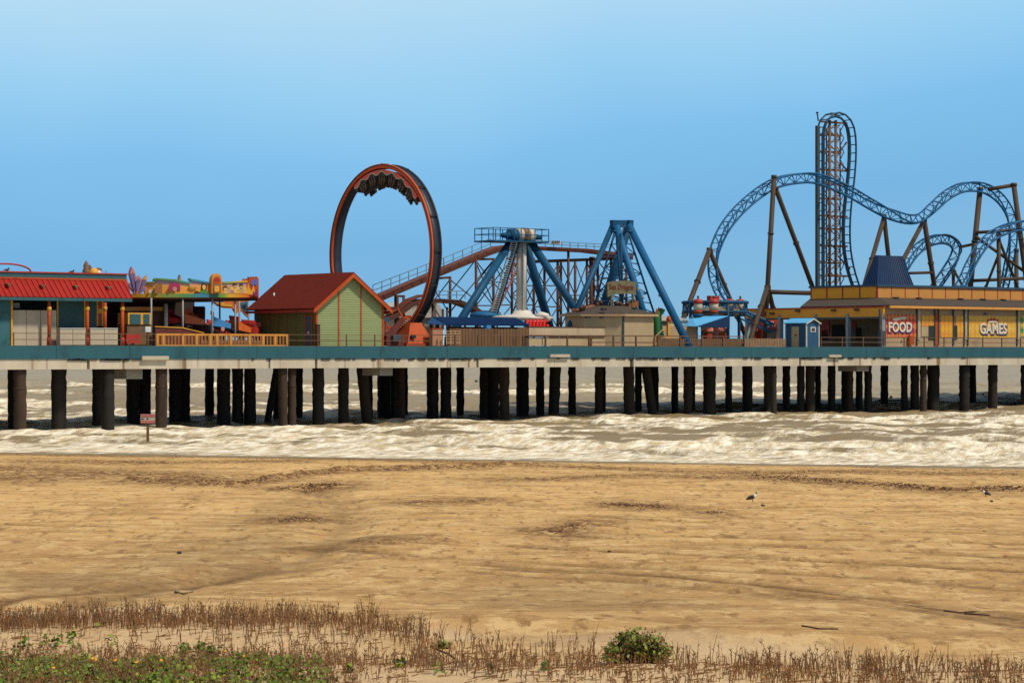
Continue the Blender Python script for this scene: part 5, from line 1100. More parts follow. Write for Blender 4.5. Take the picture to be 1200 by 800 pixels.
MB().box(sPc + .3, sEnd, tP_ + .3, tPe - .2, zp1 - .8, zp1 - .7).build("flat_roof", m_grey, hall)
# blue pyramid roof
sq0, sq1 = S(1028, 8.6), S(1072, 8.6); zq0, zq1 = zp1 - .2, Z(1042, 300, 11); tq1 = T_at(sq0, 1010); st0, st1 = S(1030, 10.5), S(1056.5, 10.5)
ti0, ti1 = 10.5, max(11.0, tq1 - 1.0)
mb = MB(); mb.add([(sq0, 8.6, zq0), (sq1, 8.6, zq0), (sq1, tq1, zq0), (sq0, tq1, zq0), (st0, ti0, zq1), (st1, ti0, zq1), (st1, ti1, zq1), (st0, ti1, zq1)], [(0, 3, 2, 1), (4, 5, 6, 7), (0, 1, 5, 4), (1, 2, 6, 5), (2, 3, 7, 6), (3, 0, 4, 7)])
nr = 15
for k in range(nr + 1):
    u_ = k / nr; mb.bar((sq0 + (sq1 - sq0) * u_, 8.57, zq0 + .02), (st0 + (st1 - st0) * u_, ti0 - .03, zq1), .07)
for k in range(8):
    u_ = k / 7; mb.bar((sq0 - .03, 8.6 + (tq1 - 8.6) * u_, zq0 + .02), (st0 - .03, ti0 + (ti1 - ti0) * u_, zq1), .07)
mb.build("pyramid_roof", m_blued, hall)
# inside the portico
wi = sH + 4.5
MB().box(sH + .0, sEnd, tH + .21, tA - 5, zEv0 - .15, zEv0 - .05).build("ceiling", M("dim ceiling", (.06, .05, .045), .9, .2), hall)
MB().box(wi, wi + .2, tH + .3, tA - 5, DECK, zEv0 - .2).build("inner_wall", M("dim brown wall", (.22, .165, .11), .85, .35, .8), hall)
for px0, px1, py0, py1, mt in ((960, 972, 375, 392, m_redp), (975, 990, 380, 394, m_dark), (990, 1003, 376, 385, m_redp), (963, 970, 386, 398, m_dark), (1003, 1009, 384, 398, m_dark)):
    ta, tb_ = T_at(wi - .05, px1), T_at(wi - .05, px0); MB().box(wi - .08, wi - .001, ta, tb_, Z(px0, py1, 10), Z(px0, py0, 10)).build("menu_board", mt, hall)
mb = MB()
for k in range(4): mb.box(sH + 1.5, sH + 1.6, tH + 1.5, tA - 6, DECK + .3 + .25 * k, DECK + .36 + .25 * k)
mb.build("counter_rail", m_brown, hall)
# painted fronts
tfp = tH - .06
m_dia = diamond_mat("red and orange diamonds", (.36, .02, .02), (.60, .17, .04), 2.7, 1.55)
m_dia2 = diamond_mat("yellow and orange diamonds", (.68, .34, .02), (.60, .22, .02), 2.5, 1.35)
m_dia3 = diamond_mat("yellow diamonds", (.66, .40, .06), (.62, .30, .03), 2.3, 1.3)
m_dia4 = diamond_mat("green and yellow diamonds", (.05, .22, .06), (.60, .40, .05), 2.5, 1.4)
def fb(px0, px1, py0, py1, mt, t=tfp, d=.05, name="painted_board"): return B(px0, px1, py0, py1, t, d).build(name, mt, hall)
fb(1032.5, 1075, 368.5, 395, m_dia); fb(1080, 1095, 369.5, 382, m_dia2); fb(1102, 1117, 369.5, 395, m_dia2); fb(1120, 1129, 370, 395, m_dia2); fb(1135.5, 1191, 370, 395.5, m_dia3); fb(1196, 1240, 370, 394, m_dia4)
for px in (1031, 1074.5, 1095.5, 1099.8, 1117.3, 1130, 1134.3, 1192): fb(px, px + 1.0, 362.3, 405, M("dark slate post", (.04, .055, .06), .6, .2), tfp - .08, .13, "wall_post")
for px0, px1 in ((1076, 1078.6), (1131.2, 1134), (1193, 1195.5)): fb(px0, px1, 362.5, 398, m_white, tfp - .02, .06, "pilaster")
fb(1080, 1088, 382.5, 394, m_beige, name="lower_panel"); fb(1088.5, 1095, 381.5, 398, M("dark green black door", (.02, .03, .022), .7, .2), tfp - .02, .06, "door"); fb(1117.8, 1122, 381.5, 397.5, M("dark green black door", (.02, .03, .022), .7, .2), tfp - .04, .06, "door"); fb(1096.5, 1099.6, 367, 405, m_ored, tfp - .01, .05, "wall_strip")
fb(1032.3, 1037.5, 387.5, 404.5, M("dark slate box", (.05, .06, .075), .6, .2), tfp - .5, .4, "cabinet"); fb(1066, 1071.5, 393, 404, m_ored, tfp - .3, .25, "bin"); fb(1056, 1057, 399, 401, m_black, name="valve")
m_navy = M("navy letter shadow", (.03, .035, .13), .6, .1); m_cream = M("cream lettering", (.66, .56, .44), .6, .12)
def wordsign(word, px, py, hpx, wpx):
    q = P(px, py, tfp); k = Yd(q[0], tfp) / F; hh, ww = hpx * k, wpx * k / U[0]
    text(word, "lettering_shadow", m_navy, hall, (q[0] + .10, tfp - .03, q[2] - .13), hh * 1.06, ww * 1.03, .025, .05, space=1.02)
    text(word, "lettering", m_cream, hall, (q[0], tfp - .07, q[2]), hh, ww, .025, .03, space=1.02)
    return q, k
q, k = wordsign("FOOD", 1054.5, 383.2, 12.0, 31)
z_ = Z(1054, 373.5, tfp); poly_px([(1046, 375), (1047, 372.8), (1053, 372), (1057, 371), (1062, 371.5), (1062, 374), (1056, 374.5), (1050, 376)], tfp - .05, .04).build("script_ribbon", m_cream, hall)
q, k = wordsign("GAMES", 1163.5, 384.8, 13.0, 37)
poly_px([(1157, 377.5), (1158, 373.8), (1160.5, 375), (1161.5, 372.3), (1164, 374.3), (1166, 372.2), (1167.5, 375), (1170, 373.5), (1169.5, 377.5)], tfp - .05, .04).build("crown_emblem", m_redp, hall)
poly_px([(1158.5, 378.3), (1158.5, 376.4), (1163, 375.5), (1168.5, 376.4), (1168.5, 378.3), (1163.5, 377.6)], tfp - .09, .04).build("crown_band", m_cream, hall)
fb(1155.5, 1157.5, 366.5, 368.8, m_purple, tfp - .3, .25, "wall_lamp")
# red game stall behind the portico
gs = thing("game_stall", "red ball game stall with cream lettering behind the orange portico", "stall", P(893, 404, 25))
B(893, 912, 372, 404, 25, 2).build("front", M("red boards", (.30, .03, .02), .6, .25), gs)
q = P(902.5, 377.5, 24.95); k = Yd(q[0], 25) / F
text("A GUST", "lettering", m_cream, gs, q, 2.2 * k, 12 * k, .02, .02); q = P(902.5, 381.6, 24.95); text("BALL GAME", "lettering", m_cream, gs, q, 2.2 * k, 16 * k, .02, .02)
B(895, 910, 386, 396, 24.9, .1).build("opening", m_dark, gs)

# blue hut
tb = 1.5; s0, s1 = S(945, tb), S(959.5, tb); tk = T_at(s0, 920.5); zE = Z(952, 378.3, tb); zA = Z(952, 374.2, tb); sc = (s0 + s1) / 2
hut = thing("blue_hut", "small blue hut with white corner trim and a light blue roof", "hut", (s0, tb, DECK))
m_hut = M("hut blue paint", (.018, .075, .16), .6, .2)
MB().prism([(s0, DECK), (s1, DECK), (s1, zE), (sc, zA), (s0, zE)], tb, tk).build("wall", m_hut, hut)
m_trim = M("pale trim", (.50, .48, .42), .6, .15)
for s_ in (s0, s1): MB().box(s_ - .06, s_ + .06, tb - .05, tb + .07, DECK, zE).build("corner_trim", m_trim, hut)
MB().box(s0 - .05, s0 + .05, tk - .08, tk + .04, DECK, zE).build("corner_trim", m_trim, hut)
for sd_, e_ in ((-1, s0), (1, s1)):
    eo = e_ + sd_ * .14
    MB().slab([(sc, tb - .15, zA + .10), (sc, tk + .15, zA + .10), (eo, tk + .15, zE - .02), (eo, tb - .15, zE - .02)], .06).build("roof", m_awn, hut)
    MB().slab([(sc, tb - .19, zA + .10), (eo, tb - .19, zE - .02), (eo, tb - .19, zE - .14), (sc, tb - .19, zA - .02)], .05).build("barge_board", m_trim, hut)
ta, tb_ = T_at(s0, 936.3), T_at(s0, 928); d_ = MB().box(s0 - .05, s0 - .002, ta, tb_, DECK, Z(932, 382.5, 2.5)).build("door", m_beige, hut)
MB().box(s0 - .08, s0 - .051, ta + .25, ta + .5, DECK + 1.15, DECK + 1.3).build("door_sign", m_redp, d_)
wn = B(950, 956, 383, 389, tb - .05, .04).build("window", m_trim, hut); B(951.3, 955, 384.3, 388, tb - .07, .03).build("pane", M("dark glass", (.04, .045, .04), .1, .1), wn)

# ------------------------------------------------------------------ blue coaster
co = thing("blue_coaster", "tall blue lattice-track coaster with a vertical lift tower and brown supports", "roller coaster", P(978, 404, 24))
def spline(pts, n=6):
    p = np.array(pts, float); out = []
    for i in range(len(p) - 1):
        p0, p1, p2, p3 = p[max(i - 1, 0)], p[i], p[i + 1], p[min(i + 2, len(p) - 1)]
        for j in range(n):
            u = j / n; out.append(.5 * ((2 * p1) + (-p0 + p2) * u + (2 * p0 - 5 * p1 + 4 * p2 - p3) * u * u + (-p0 + 3 * p1 - 3 * p2 + p3) * u ** 3))
    out.append(p[-1]); return np.array(out)
def resample(c, step):
    d = np.r_[0, np.cumsum(np.linalg.norm(np.diff(c, axis=0), axis=1))]; n = max(2, int(d[-1] / step)); x = np.linspace(0, d[-1], n + 1)
    return np.stack([np.interp(x, d, c[:, i]) for i in range(3)], -1)
def truss(px_pts, name, side=1, gauge=.95, depth=.95, step=.85, roll=None, web=True, mat=m_trk, rr=.105, wr=.055):
    """two running rails with a two-tube spine `depth` behind them, zig-zag webs between"""
    c = resample(spline([P(x, y, t) for x, y, t in px_pts], 8), step); n = len(c)
    T = np.gradient(c, axis=0); T /= np.linalg.norm(T, axis=1)[:, None]
    lat = np.array((0, 1.0, 0)); mb = MB(); Rl, Rr, S1, S2 = [], [], [], []
    for i in range(n):
        nn = np.cross(T[i], lat); nn /= np.linalg.norm(nn) + 1e-9; nn *= side
        la = np.cross(T[i], nn) * side; la /= np.linalg.norm(la)
        ro = roll(i / (n - 1)) if roll else 0
        n2 = nn * math.cos(ro) + la * math.sin(ro); l2 = la * math.cos(ro) - nn * math.sin(ro)
        Rl.append(c[i] + l2 * gauge / 2 + n2 * depth / 2); Rr.append(c[i] - l2 * gauge / 2 + n2 * depth / 2)
        S1.append(c[i] - n2 * depth / 2 + l2 * .12); S2.append(c[i] - n2 * depth / 2 - l2 * .12)
    mb.tube(Rl, rr, 6); mb.tube(Rr, rr, 6); mb.tube([(a + b_) / 2 for a, b_ in zip(S1, S2)], rr * 1.25, 6)
    for i in range(n - 1):
        mb.tube([Rl[i], Rr[i]], wr, 4)
        if web:
            j = i + 1; sp = (S1[i] + S2[i]) / 2; sp2 = (S1[j] + S2[j]) / 2
            if i % 2: mb.tube([Rl[i], sp2], wr, 4); mb.tube([Rr[i], sp2], wr, 4)
            else: mb.tube([sp, Rl[j]], wr, 4); mb.tube([sp, Rr[j]], wr, 4)
    return mb.build(name, mat, co)
tm = 24
main = [(905, 383, 19), (886, 374.5, 20), (868, 366, 21), (853.5, 356, 22), (843.5, 342, 23), (838.2, 325, 24), (837.5, 306, 24), (841, 289, 24), (853, 264, 24), (876, 238, 24), (907, 216, 24), (937, 209, 24), (960, 210.5, 24), (992, 224, 24), (1020, 240, 24), (1045, 252.5, 24), (1065, 259, 24), (1080, 256.5, 24), (1095, 243.5, 24), (1110, 229.5, 24), (1127, 220.3, 24), (1144, 219, 24), (1159, 224, 24), (1173, 236, 24), (1182.5, 253, 24), (1185.5, 272, 24), (1184.5, 292, 24), (1181, 312, 25), (1177, 332, 26), (1172, 350, 27)]
def roll_main(u): return 1.0 * math.exp(-((u - .03) / .10) ** 2) + .9 * math.exp(-((u - .60) / .05) ** 2) * 1.2 - .5 * math.exp(-((u - .95) / .1) ** 2)
truss(main, "track", 1, roll=roll_main)
truss([(1046, 342, 28), (1055, 325, 28), (1064, 308, 28), (1075, 293.5, 28), (1089, 283.5, 28), (1104, 280, 28), (1116, 284, 29), (1121, 292.5, 30), (1117, 304, 30), (1109, 317, 30), (1098, 333, 30), (1090, 345, 30)], "track", 1, roll=lambda u: .9 * sm(.45, .8, u))
truss([(1122, 345, 20), (1131, 328, 20), (1139, 310, 20), (1150, 291.5, 20), (1163, 277.5, 20), (1180, 268.5, 20), (1200, 264, 20), (1230, 262, 20), (1260, 268, 20)], "track", 1)
# lift tower
tt = 27
truss([(962.5, 345, tt), (962.5, 250, tt), (962.5, 170, tt), (963.5, 152, tt), (968, 140, tt), (977, 134.5, tt), (987, 137.5, tt), (994, 147, tt), (997, 162, tt), (997.3, 185, tt), (995.5, 210, tt), (992.5, 235, tt), (990.5, 260, tt), (990.5, 285, tt), (993, 305, tt), (997, 322, tt), (1003, 340, tt)], "lift_and_drop_track", 1, gauge=1.15, depth=.35, step=.9, web=False, mat=M("dark blue lift track", (.016, .055, .10), .45, .2), rr=.11, wr=.07)
mb = MB(); s_a, s_b = S(957.2, tt - .8), S(960.2, tt - .8); zt = Z(978, 150, tt)
mb.box(s_a, s_b, tt - .9, tt - .55, DECK, zt); mb.build("lift_chain_guide", M("dark slate post", (.04, .055, .06), .6, .2), co)
m_tow = M("brown tower lattice", (.13, .06, .026), .6, .3)
for px, ta in ((972.3, tt + .3), (979.3, tt + .3), (968.5, tt + 1.4), (984.5, tt + 1.2)):
    r_ = .17 if px in (972.3, 979.3) else .085
    MB().tube([(S(px, ta), ta, DECK), (S(px, ta), ta, Z(px, 141 if r_ > .1 else 150, ta))], r_, 8).build("tower_post", m_tow, co)
mb = MB(); zs = np.linspace(DECK, Z(978, 144, tt), 33)
for i in range(len(zs) - 1):
    for pa, pb, ta, tb_ in ((968.5, 972.3, tt + 1.4, tt + .3), (972.3, 979.3, tt + .3, tt + .3), (979.3, 984.5, tt + .3, tt + 1.2), (964, 968.5, tt, tt + 1.4), (968.5, 984.5, tt + 1.4, tt + 1.2), (984.5, 989, tt + 1.2, tt + .6)):
        a, b2 = (S(pa, ta), ta), (S(pb, tb_), tb_)
        if pa == 972.3 and i % 2: mb.tube([(*a, zs[i]), (*b2, zs[i + 1])], .04, 4); continue
        mb.tube([(*a, zs[i]), (*b2, zs[i + 1])] if i % 2 else [(*b2, zs[i]), (*a, zs[i + 1])], .05, 4)
mb.build("tower_lattice", m_tow, co)
for py in (143, 158, 178, 199, 216, 233, 253, 268, 288, 308, 323):
    z_ = Z(978, py, tt); MB().box(S(961, tt + .5), S(993 if py in (143, 199, 216, 253, 288, 323) else 986, tt + .5), tt + .45, tt + .62, z_ - .10, z_ + .10).build("tower_tie", m_tow, co)
mb = MB(); mb.tube([P(957.5, 132, tt), P(959, 142, tt)], .08, 6); mb.tube([P(956.8, 132.3, tt), P(958.6, 132.3, tt)], .11, 6); mb.build("lamp_arm", m_steel, co)
for a, b2 in (((982, 300), (996, 315)), ((984, 190), (992, 199)), ((984, 178), (992, 167))): MB().tube([P(*a, tt + .5), P(*b2, tt + .5)], .1, 6).build("tower_strut", m_tow, co)
# brown supports
SUP = [((831.5, 293, 23), (799, 378, 20), .27), ((832.5, 296, 23), (857, 354, 25), .25), ((907, 208, 23), (899, 345, 22.4), 0.26), ((909, 221, 23.4), (951, 333, 27), .26), ((899, 337, 22.5), (891, 362, 20), .26), ((900, 337, 22.5), (906, 362, 25), .26),
       ((1036, 255, 24.5), (1020, 310, 22), .25), ((1036, 254, 24.5), (1041, 300, 26), .25), ((1083, 258, 24.5), (1058, 305, 22), .26), ((1083, 258, 24.5), (1094.5, 332, 26), .28), ((1148.5, 222, 24.5), (1137.5, 332, 24), .32), ((1188, 217, 22), (1200.5, 312, 21.5), .30),
       ((1170, 273, 20.6), (1170.8, 335, 20.6), .24), ((1170, 299, 20.7), (1157, 332, 23), .16), ((1191, 294, 26), (1191, 333, 26), .26), ((1171, 282, 20.8), (1188, 325, 24), .16), ((1117, 317, 30.3), (1117.3, 333, 30.3), .2), ((1119, 319, 30.3), (1127, 333, 28), .16)]
for a, b2, r_ in SUP:
    A_, B_ = np.array(P(*a)), np.array(P(*b2)); k = (A_[2] - DECK) / (A_[2] - B_[2]); E_ = A_ + (B_ - A_) * k
    mb = MB().tube([A_, E_], r_, 10)
    d = (E_ - A_) / np.linalg.norm(E_ - A_)
    for f_ in (.33, .66):
        c = A_ + (E_ - A_) * f_; mb.tube([c - d * .05, c + d * .05], r_ * 1.35, 10)
    mb.tube([A_ - np.array((0, 0, .1)), A_ + np.array((0, 0, .25))], r_ * 1.15, 10)
    mb.build("support_column", m_steel, co)
for a, b2, r_ in [((901, 342, 22.4), (952, 343.5, 22.4), .24), ((1158, 222, 23.5), (1191, 216.5, 22), .22), ((1144, 272.5, 24), (1196, 269, 21.8), .18), ((1125, 289.5, 29.5), (1141, 286, 24.2), .17), ((1143, 277, 24), (1206, 322, 21.4), .19), ((1137, 329, 24), (1203, 326, 21.4), .19), ((1066, 320, 25), (1092, 319.3, 25.6), .16)]:
    MB().tube([P(*a), P(*b2)], r_, 10).build("support_beam", m_steel, co)

# ------------------------------------------------------------------ beach: sign, birds, wood, weed
bs = gp(173, 518); Ys = 6.0 * F / (519 - HY); Xs = (173 - 600) / F * Ys; ksg = Ys / F
sgn = thing("warning_sign", "red and white warning sign on a wooden post standing in the shallow surf", "sign", (Xs, Ys, 0), frame='world')
MB().box(Xs - 1.5 * ksg, Xs + 1.5 * ksg, Ys, Ys + .12, -.4, 34 * ksg + CAMZ - (519 - HY) * ksg * 1.0).build("post", m_rust, sgn)
zt_ = CAMZ - (485 - HY) * ksg; zb_ = CAMZ - (496 - HY) * ksg; hb = (zt_ - zb_) / 3.2; x0, x1 = Xs - 8.3 * ksg, Xs + 8.8 * ksg
m_sr = M("faded red sign paint", (.48, .10, .09), .6, .2, 4)
bd = MB().box(x0, x1, Ys - .05, Ys - .02, zb_, zt_).build("board", m_white, sgn)
MB().box(x0 + .01, x1 - .01, Ys - .07, Ys - .052, zt_ - hb, zt_ - .01).build("red_band", m_sr, bd); MB().box(x0 + .01, x1 - .01, Ys - .07, Ys - .052, zb_ + .01, zb_ + hb).build("red_band", m_sr, bd)
mb = MB(); zm = (zt_ + zb_) / 2
mb.box(x0 + .08, x0 + .25, Ys - .08, Ys - .052, zm - .02, zm + .02); mb.add([(x0 + .03, Ys - .07, zm), (x0 + .11, Ys - .07, zm - .05), (x0 + .11, Ys - .07, zm + .05)], [(0, 1, 2)]); mb.lathe([(.06, -.01), (.06, .01)], (0, 0, -50), 6) if False else None
mb.ell(((x0 + x1) / 2 - .02, Ys - .055, zm), (.06, .02, .06), 10, 5); mb.build("arrow_mark", m_black, bd)
for zz in (zt_ - hb * .5, zb_ + hb * .5):
    mb = MB(); x = x0 + .1
    while x < x1 - .12: wd_ = random.uniform(.03, .06); mb.box(x, x + wd_, Ys - .085, Ys - .071, zz - .035, zz + .035); x += wd_ + random.uniform(.02, .05)
    mb.build("worn_lettering", M("worn pale paint", (.46, .24, .22), .6, .2), bd)

def gull(px, py, label, size=.42, face=1, head=True):
    x, y = gp(px, py); z = h_at(x, y); th = thing("gull", label, "bird", (x, y, z), "gulls standing on the sand", frame='world'); k = size / .42; f = face
    # body: one lofted surface from tail to beak, sloping up towards the breast
    path = [(-.24, .07, .010), (-.17, .10, .032), (-.08, .135, .062), (.0, .165, .075), (.06, .20, .066), (.10, .25, .042), (.115, .285, .042), (.125, .31, .040), (.15, .318, .026), (.175, .314, .010), (.205, .306, .004)]
    mb = MB(); mb.tube([(x + f * a * k, y, z + b_ * k) for a, b_, r in path], [r * k for a, b_, r in path], 10)
    body = mb.build("body", m_gull_w, th)
    mb = MB(); mb.tube([(x + f * a * k, y - .045, z + b_ * k) for a, b_, r in [(-.25, .085, .01), (-.16, .125, .045), (-.05, .165, .064), (.03, .19, .058), (.06, .2, .02)]], [r * k for r in (.014, .058, .082, .078, .03)], 8); mb.build("wing", m_gull_g, th)
    MB().ell((x + f * .128 * k, y, z + .313 * k), (.046 * k, .044 * k, .042 * k), 10, 6).build("hood", m_black, th)
    for yy in (-.025, .025): mb = MB().tube([(x - f * .01 * k, y + yy, z + .12 * k), (x + f * .0 * k, y + yy, z + .05 * k), (x - f * .005, y + yy, z - .005)], .009 * k, 5); mb.box(x - .02, x + .05, y + yy - .015, y + yy + .015, z - .004, z + .008); mb.build("leg", m_hair, th)
gull(882, 586, "black headed gull standing alone on the open sand beside a dark stone", .42); gull(1155, 582, "small gull standing by the weed line near the right edge", .34, -1)
def flyer(px, py, Yf, span, label):
    k = Yf / F; x, z = (px - 600) * k, CAMZ + (HY - py) * k; th = thing("flying_bird", label, "bird", (x, Yf, z), "birds flying low over the sea", frame='world'); h_ = span / 2
    MB().tube([(x - .22, Yf, z), (x - .1, Yf, z + .02), (x + .08, Yf, z + .03), (x + .2, Yf, z + .02), (x + .28, Yf, z)], [.02, .06, .08, .05, .01], 8).build("body", m_gull_g, th)
    for sg_ in (-1, 1):
        MB().slab([(x - .08, Yf, z + .03), (x + .1, Yf, z + .03), (x + .06 + sg_ * h_ * .25, Yf + sg_ * .2, z + h_ * .5), (x - .06 + sg_ * h_ * .25, Yf + sg_ * .2, z + h_ * .48)], .02).build("wing", m_gull_g, th)
flyer(1044, 466, 300, 1.0, "dark bird flying between the piles below the food sign"); flyer(1152, 463, 320, .9, "dark bird flying low between piles near the right edge"); flyer(558, 447, 300, .7, "small dark bird flying over the sea left of the wide pile pair")
def stone(px, py, r, label):
    x, y = gp(px, py); z = h_at(x, y); mb = MB().ell((x, y, z + r * .35), (r, r * .8, r * .55), 9, 6); mb.v = [(a + random.uniform(-.12, .12) * r, b_ + random.uniform(-.1, .1) * r, c + random.uniform(-.1, .1) * r) for a, b_, c in mb.v]
    mb.build("stone", m_black, None, (x, y, z), 'world', label=label, category="stone", group="dark stones on the sand")
stone(894, 592.5, .075, "small dark stone on the sand just right of the standing gull"); stone(1162, 587, .07, "small dark stone on the sand near the right edge gull"); stone(210, 647, .07, "dark stone on the damp sand left of the scarp"); stone(714, 645, .055, "dark stone on the bare sand below the middle weed clump")
def stick(pts, r, label, name="driftwood"):
    q = [gp(*p) for p in pts]; w3 = [(a[0], a[1], h_at(a[0], a[1]) + r * .8) for a in q]; n = len(w3)
    MB().tube(w3, [r * (1 - .5 * i / n) for i in range(n)], 7).build(name, M("dark driftwood", (.07, .035, .018), .8, .3), None, w3[0], 'world', label=label, category="driftwood")
stick([(1106, 717), (1125, 718), (1142, 717.5), (1160, 717)], .016, "long dark piece of driftwood on the sand at the right")
stick([(1130, 720), (1148, 720.5), (1160, 720.8)], .016, "short driftwood piece just below the long one")
stick([(205, 692), (215, 697), (226, 695)], .016, "bent dark stick on the sand above the left dry stems"); stick([(940, 739), (960, 742), (982, 741)], .016, "thin dark stick lying in front of the right stems")
stick([(505, 753), (515, 756), (526, 759), (533, 763)], .016, "pale bleached stick beside the small green plant")

# seaweed and scraps in lines on the sand
m_weed = M("dry brown seaweed", (.10, .044, .018), .9, .4, 6, dirt=(.04, .02, .011))
mb = MB()
def clump(mb, x, y, w_, h_, d_=None):
    z = h_at(x, y) - .01; d_ = d_ or w_ * random.uniform(.6, 1.2); n = 7; v = []
    for k in range(n): a = 2 * math.pi * k / n; rr = random.uniform(.5, 1); v.append((x + w_ * rr * math.cos(a), y + d_ * rr * math.sin(a), z))
    q = len(v)
    for k in range(n): a = 2 * math.pi * k / n + .3; rr = random.uniform(.2, .7); v.append((x + w_ * rr * math.cos(a), y + d_ * rr * math.sin(a), z + h_ * random.uniform(.35, 1)))
    mb.add(v, [(k, (k + 1) % n, q + (k + 1) % n, q + k) for k in range(n)] + [tuple(range(q, 2 * q))])
for pts, n, jy, h_ in WL:
    for _ in range(n):
        i = random.randrange(len(pts) - 1); u_ = random.random(); px = pts[i][0] + (pts[i + 1][0] - pts[i][0]) * u_ + random.gauss(0, 3); py = pts[i][1] + (pts[i + 1][1] - pts[i][1]) * u_ + random.gauss(0, jy * .6)
        x, y = gp(px, py); sz = random.uniform(.02, .085) * (2 if random.random() < .12 else 1); clump(mb, x, y, sz, .8 * h_ * random.uniform(.2, 1.1))
        for _k in range(2): clump(mb, x + random.gauss(0, .35), y + random.gauss(0, .6), sz * random.uniform(.3, .7), h_ * random.uniform(.1, .6))
mb.build("seaweed", m_weed, None, (0, 100, 0), 'world', kind="stuff", label="brown seaweed strewn in lines along the beach", category="seaweed")
mb = MB()
for _ in range(5200):
    py = 540 + 215 * random.random() ** 1.1; px = random.uniform(-30, 1230); x, y = gp(px, py); sz = random.choice([.012, .018, .02, .03, .05]) * random.uniform(.7, 1.4) * (y / 95); clump(mb, x, y, sz * 2.2, sz * .45)
mb.build("beach_scraps", M("dark plant scraps", (.10, .055, .028), .9, .4, 5), None, (0, 80, 0), 'world', kind="stuff", label="tiny dark scraps scattered over the sand", category="beach litter")

# ------------------------------------------------------------------ foreground plants
m_reed = M("dry brown stems", (.225, .105, .038), .85, .45, 3, dirt=(.09, .04, .016)); m_reed2 = M("grey brown stems", (.20, .125, .065), .85, .4, 3)
def reed(mb, x, y, h_, w_):
    z = h_at(x, y) - .02; lx, ly = random.gauss(0, .17) * h_, random.gauss(0, .17) * h_; a = random.random() * 3.14; cx, cy = math.cos(a) * w_, math.sin(a) * w_; m1 = random.uniform(.45, .6)
    p0, p1, p2 = (x, y, z), (x + lx * .35, y + ly * .35, z + h_ * m1), (x + lx, y + ly, z + h_); v = []
    for p, k in ((p0, .8), (p1, 1.0), (p2, .25)):
        for j in range(3): b_ = a + j * 2.094; v.append((p[0] + math.cos(b_) * w_ * k, p[1] + math.sin(b_) * w_ * k, p[2]))
    f = []
    for i in range(2):
        for j in range(3): f.append((3 * i + j, 3 * i + (j + 1) % 3, 3 * i + 3 + (j + 1) % 3, 3 * i + 3 + j))
    for _ in range(random.choice([1, 2, 3])):      # little leaf stubs
        u_ = random.uniform(.35, .95); bx_, by_, bz = x + lx * u_, y + ly * u_, z + h_ * u_; d = random.random() * 6.28; l = random.uniform(.02, .06); k = len(v)
        v += [(bx_, by_, bz - .012), (bx_, by_, bz + .012), (bx_ + math.cos(d) * l, by_ + math.sin(d) * l, bz + l * random.uniform(.4, 1.2))]; f.append((k, k + 1, k + 2))
    mb.add(v, f)
def top_row(px): return float(np.interp(px, [0, 120, 300, 420, 520, 640, 720, 800, 860, 940, 1060, 1200], [734, 735, 738, 740, 748, 757, 764, 770, 776, 781, 786, 790]))
mb1, mb2 = MB(), MB()
cl = [(random.uniform(-40, 1240), random.random()) for _ in range(420)]
n1 = 0
for _ in range(9000):
    if random.random() < .5: cx, q = random.choice(cl); px = random.gauss(cx, 5)
    else: px = random.uniform(-40, 1240)
    tr_ = top_row(px); u_ = random.random(); r_ = random.random()
    dens = 1.0 if px < 300 else (.8 if px < 520 else (.30 if px < 860 else .36))
    if r_ > dens: continue
    if px < 480: py = tr_ + abs(random.gauss(0, 8)) - 4 + 7 * float(v3(px / 23., 3)) if random.random() < .55 else tr_ + random.uniform(0, 80)
    elif px < 860: py = tr_ + random.uniform(-4, 50)
    else: py = tr_ + random.uniform(-2, 26)
    if 700 < px < 792 and 745 < py < 778: continue
    if px < 250 and 742 < py < 758 and random.random() < .75: continue
    if py < 713: continue
    x, y = gp(px, py); band = py < tr_ + 12
    h_ = .88 * (random.uniform(.14, .40) if random.random() < .9 else random.uniform(.35, .5)) * (1 + .5 * float(v2(px / 17., 9))) if band else random.uniform(.08, .26); reed(mb1 if random.random() < .72 else mb2, x, y, h_ * (1.0 if px < 860 else .9), random.uniform(.004, .0085)); n1 += 1
for _ in range(1700):
    px = random.uniform(-40, 420); py = random.uniform(757, 815); x, y = gp(px, py); reed(mb1 if random.random() < .6 else mb2, x, y, random.uniform(.08, .24), random.uniform(.003, .006))
mb1.build("dry_reeds", m_reed, None, (0, 42, 0), 'world', kind="stuff", label="stand of dry brown stems along the front of the beach", category="dry grass")
mb2.build("pale_reeds", m_reed2, None, (0, 42, 0), 'world', kind="stuff", label="thinner grey brown stems among the dry stand", category="dry grass")
# litter of twigs on the pale sand between the stems
mb = MB()
for _ in range(1500):
    px = random.uniform(-20, 1220); py = top_row(px) + random.uniform(-2, 70); x, y = gp(px, min(py, 815)); z = h_at(x, y) + .008; a = random.uniform(-.6, .6); l = random.uniform(.04, .22)
    mb.tube([(x, y, z), (x + l * math.cos(a), y + l * math.sin(a), z + random.uniform(0, .03))], random.uniform(.004, .008), 3)
mb.build("twig_litter", m_reed, None, (0, 42, 0), 'world', kind="stuff", label="fine dry twigs lying on the pale sand", category="twigs")
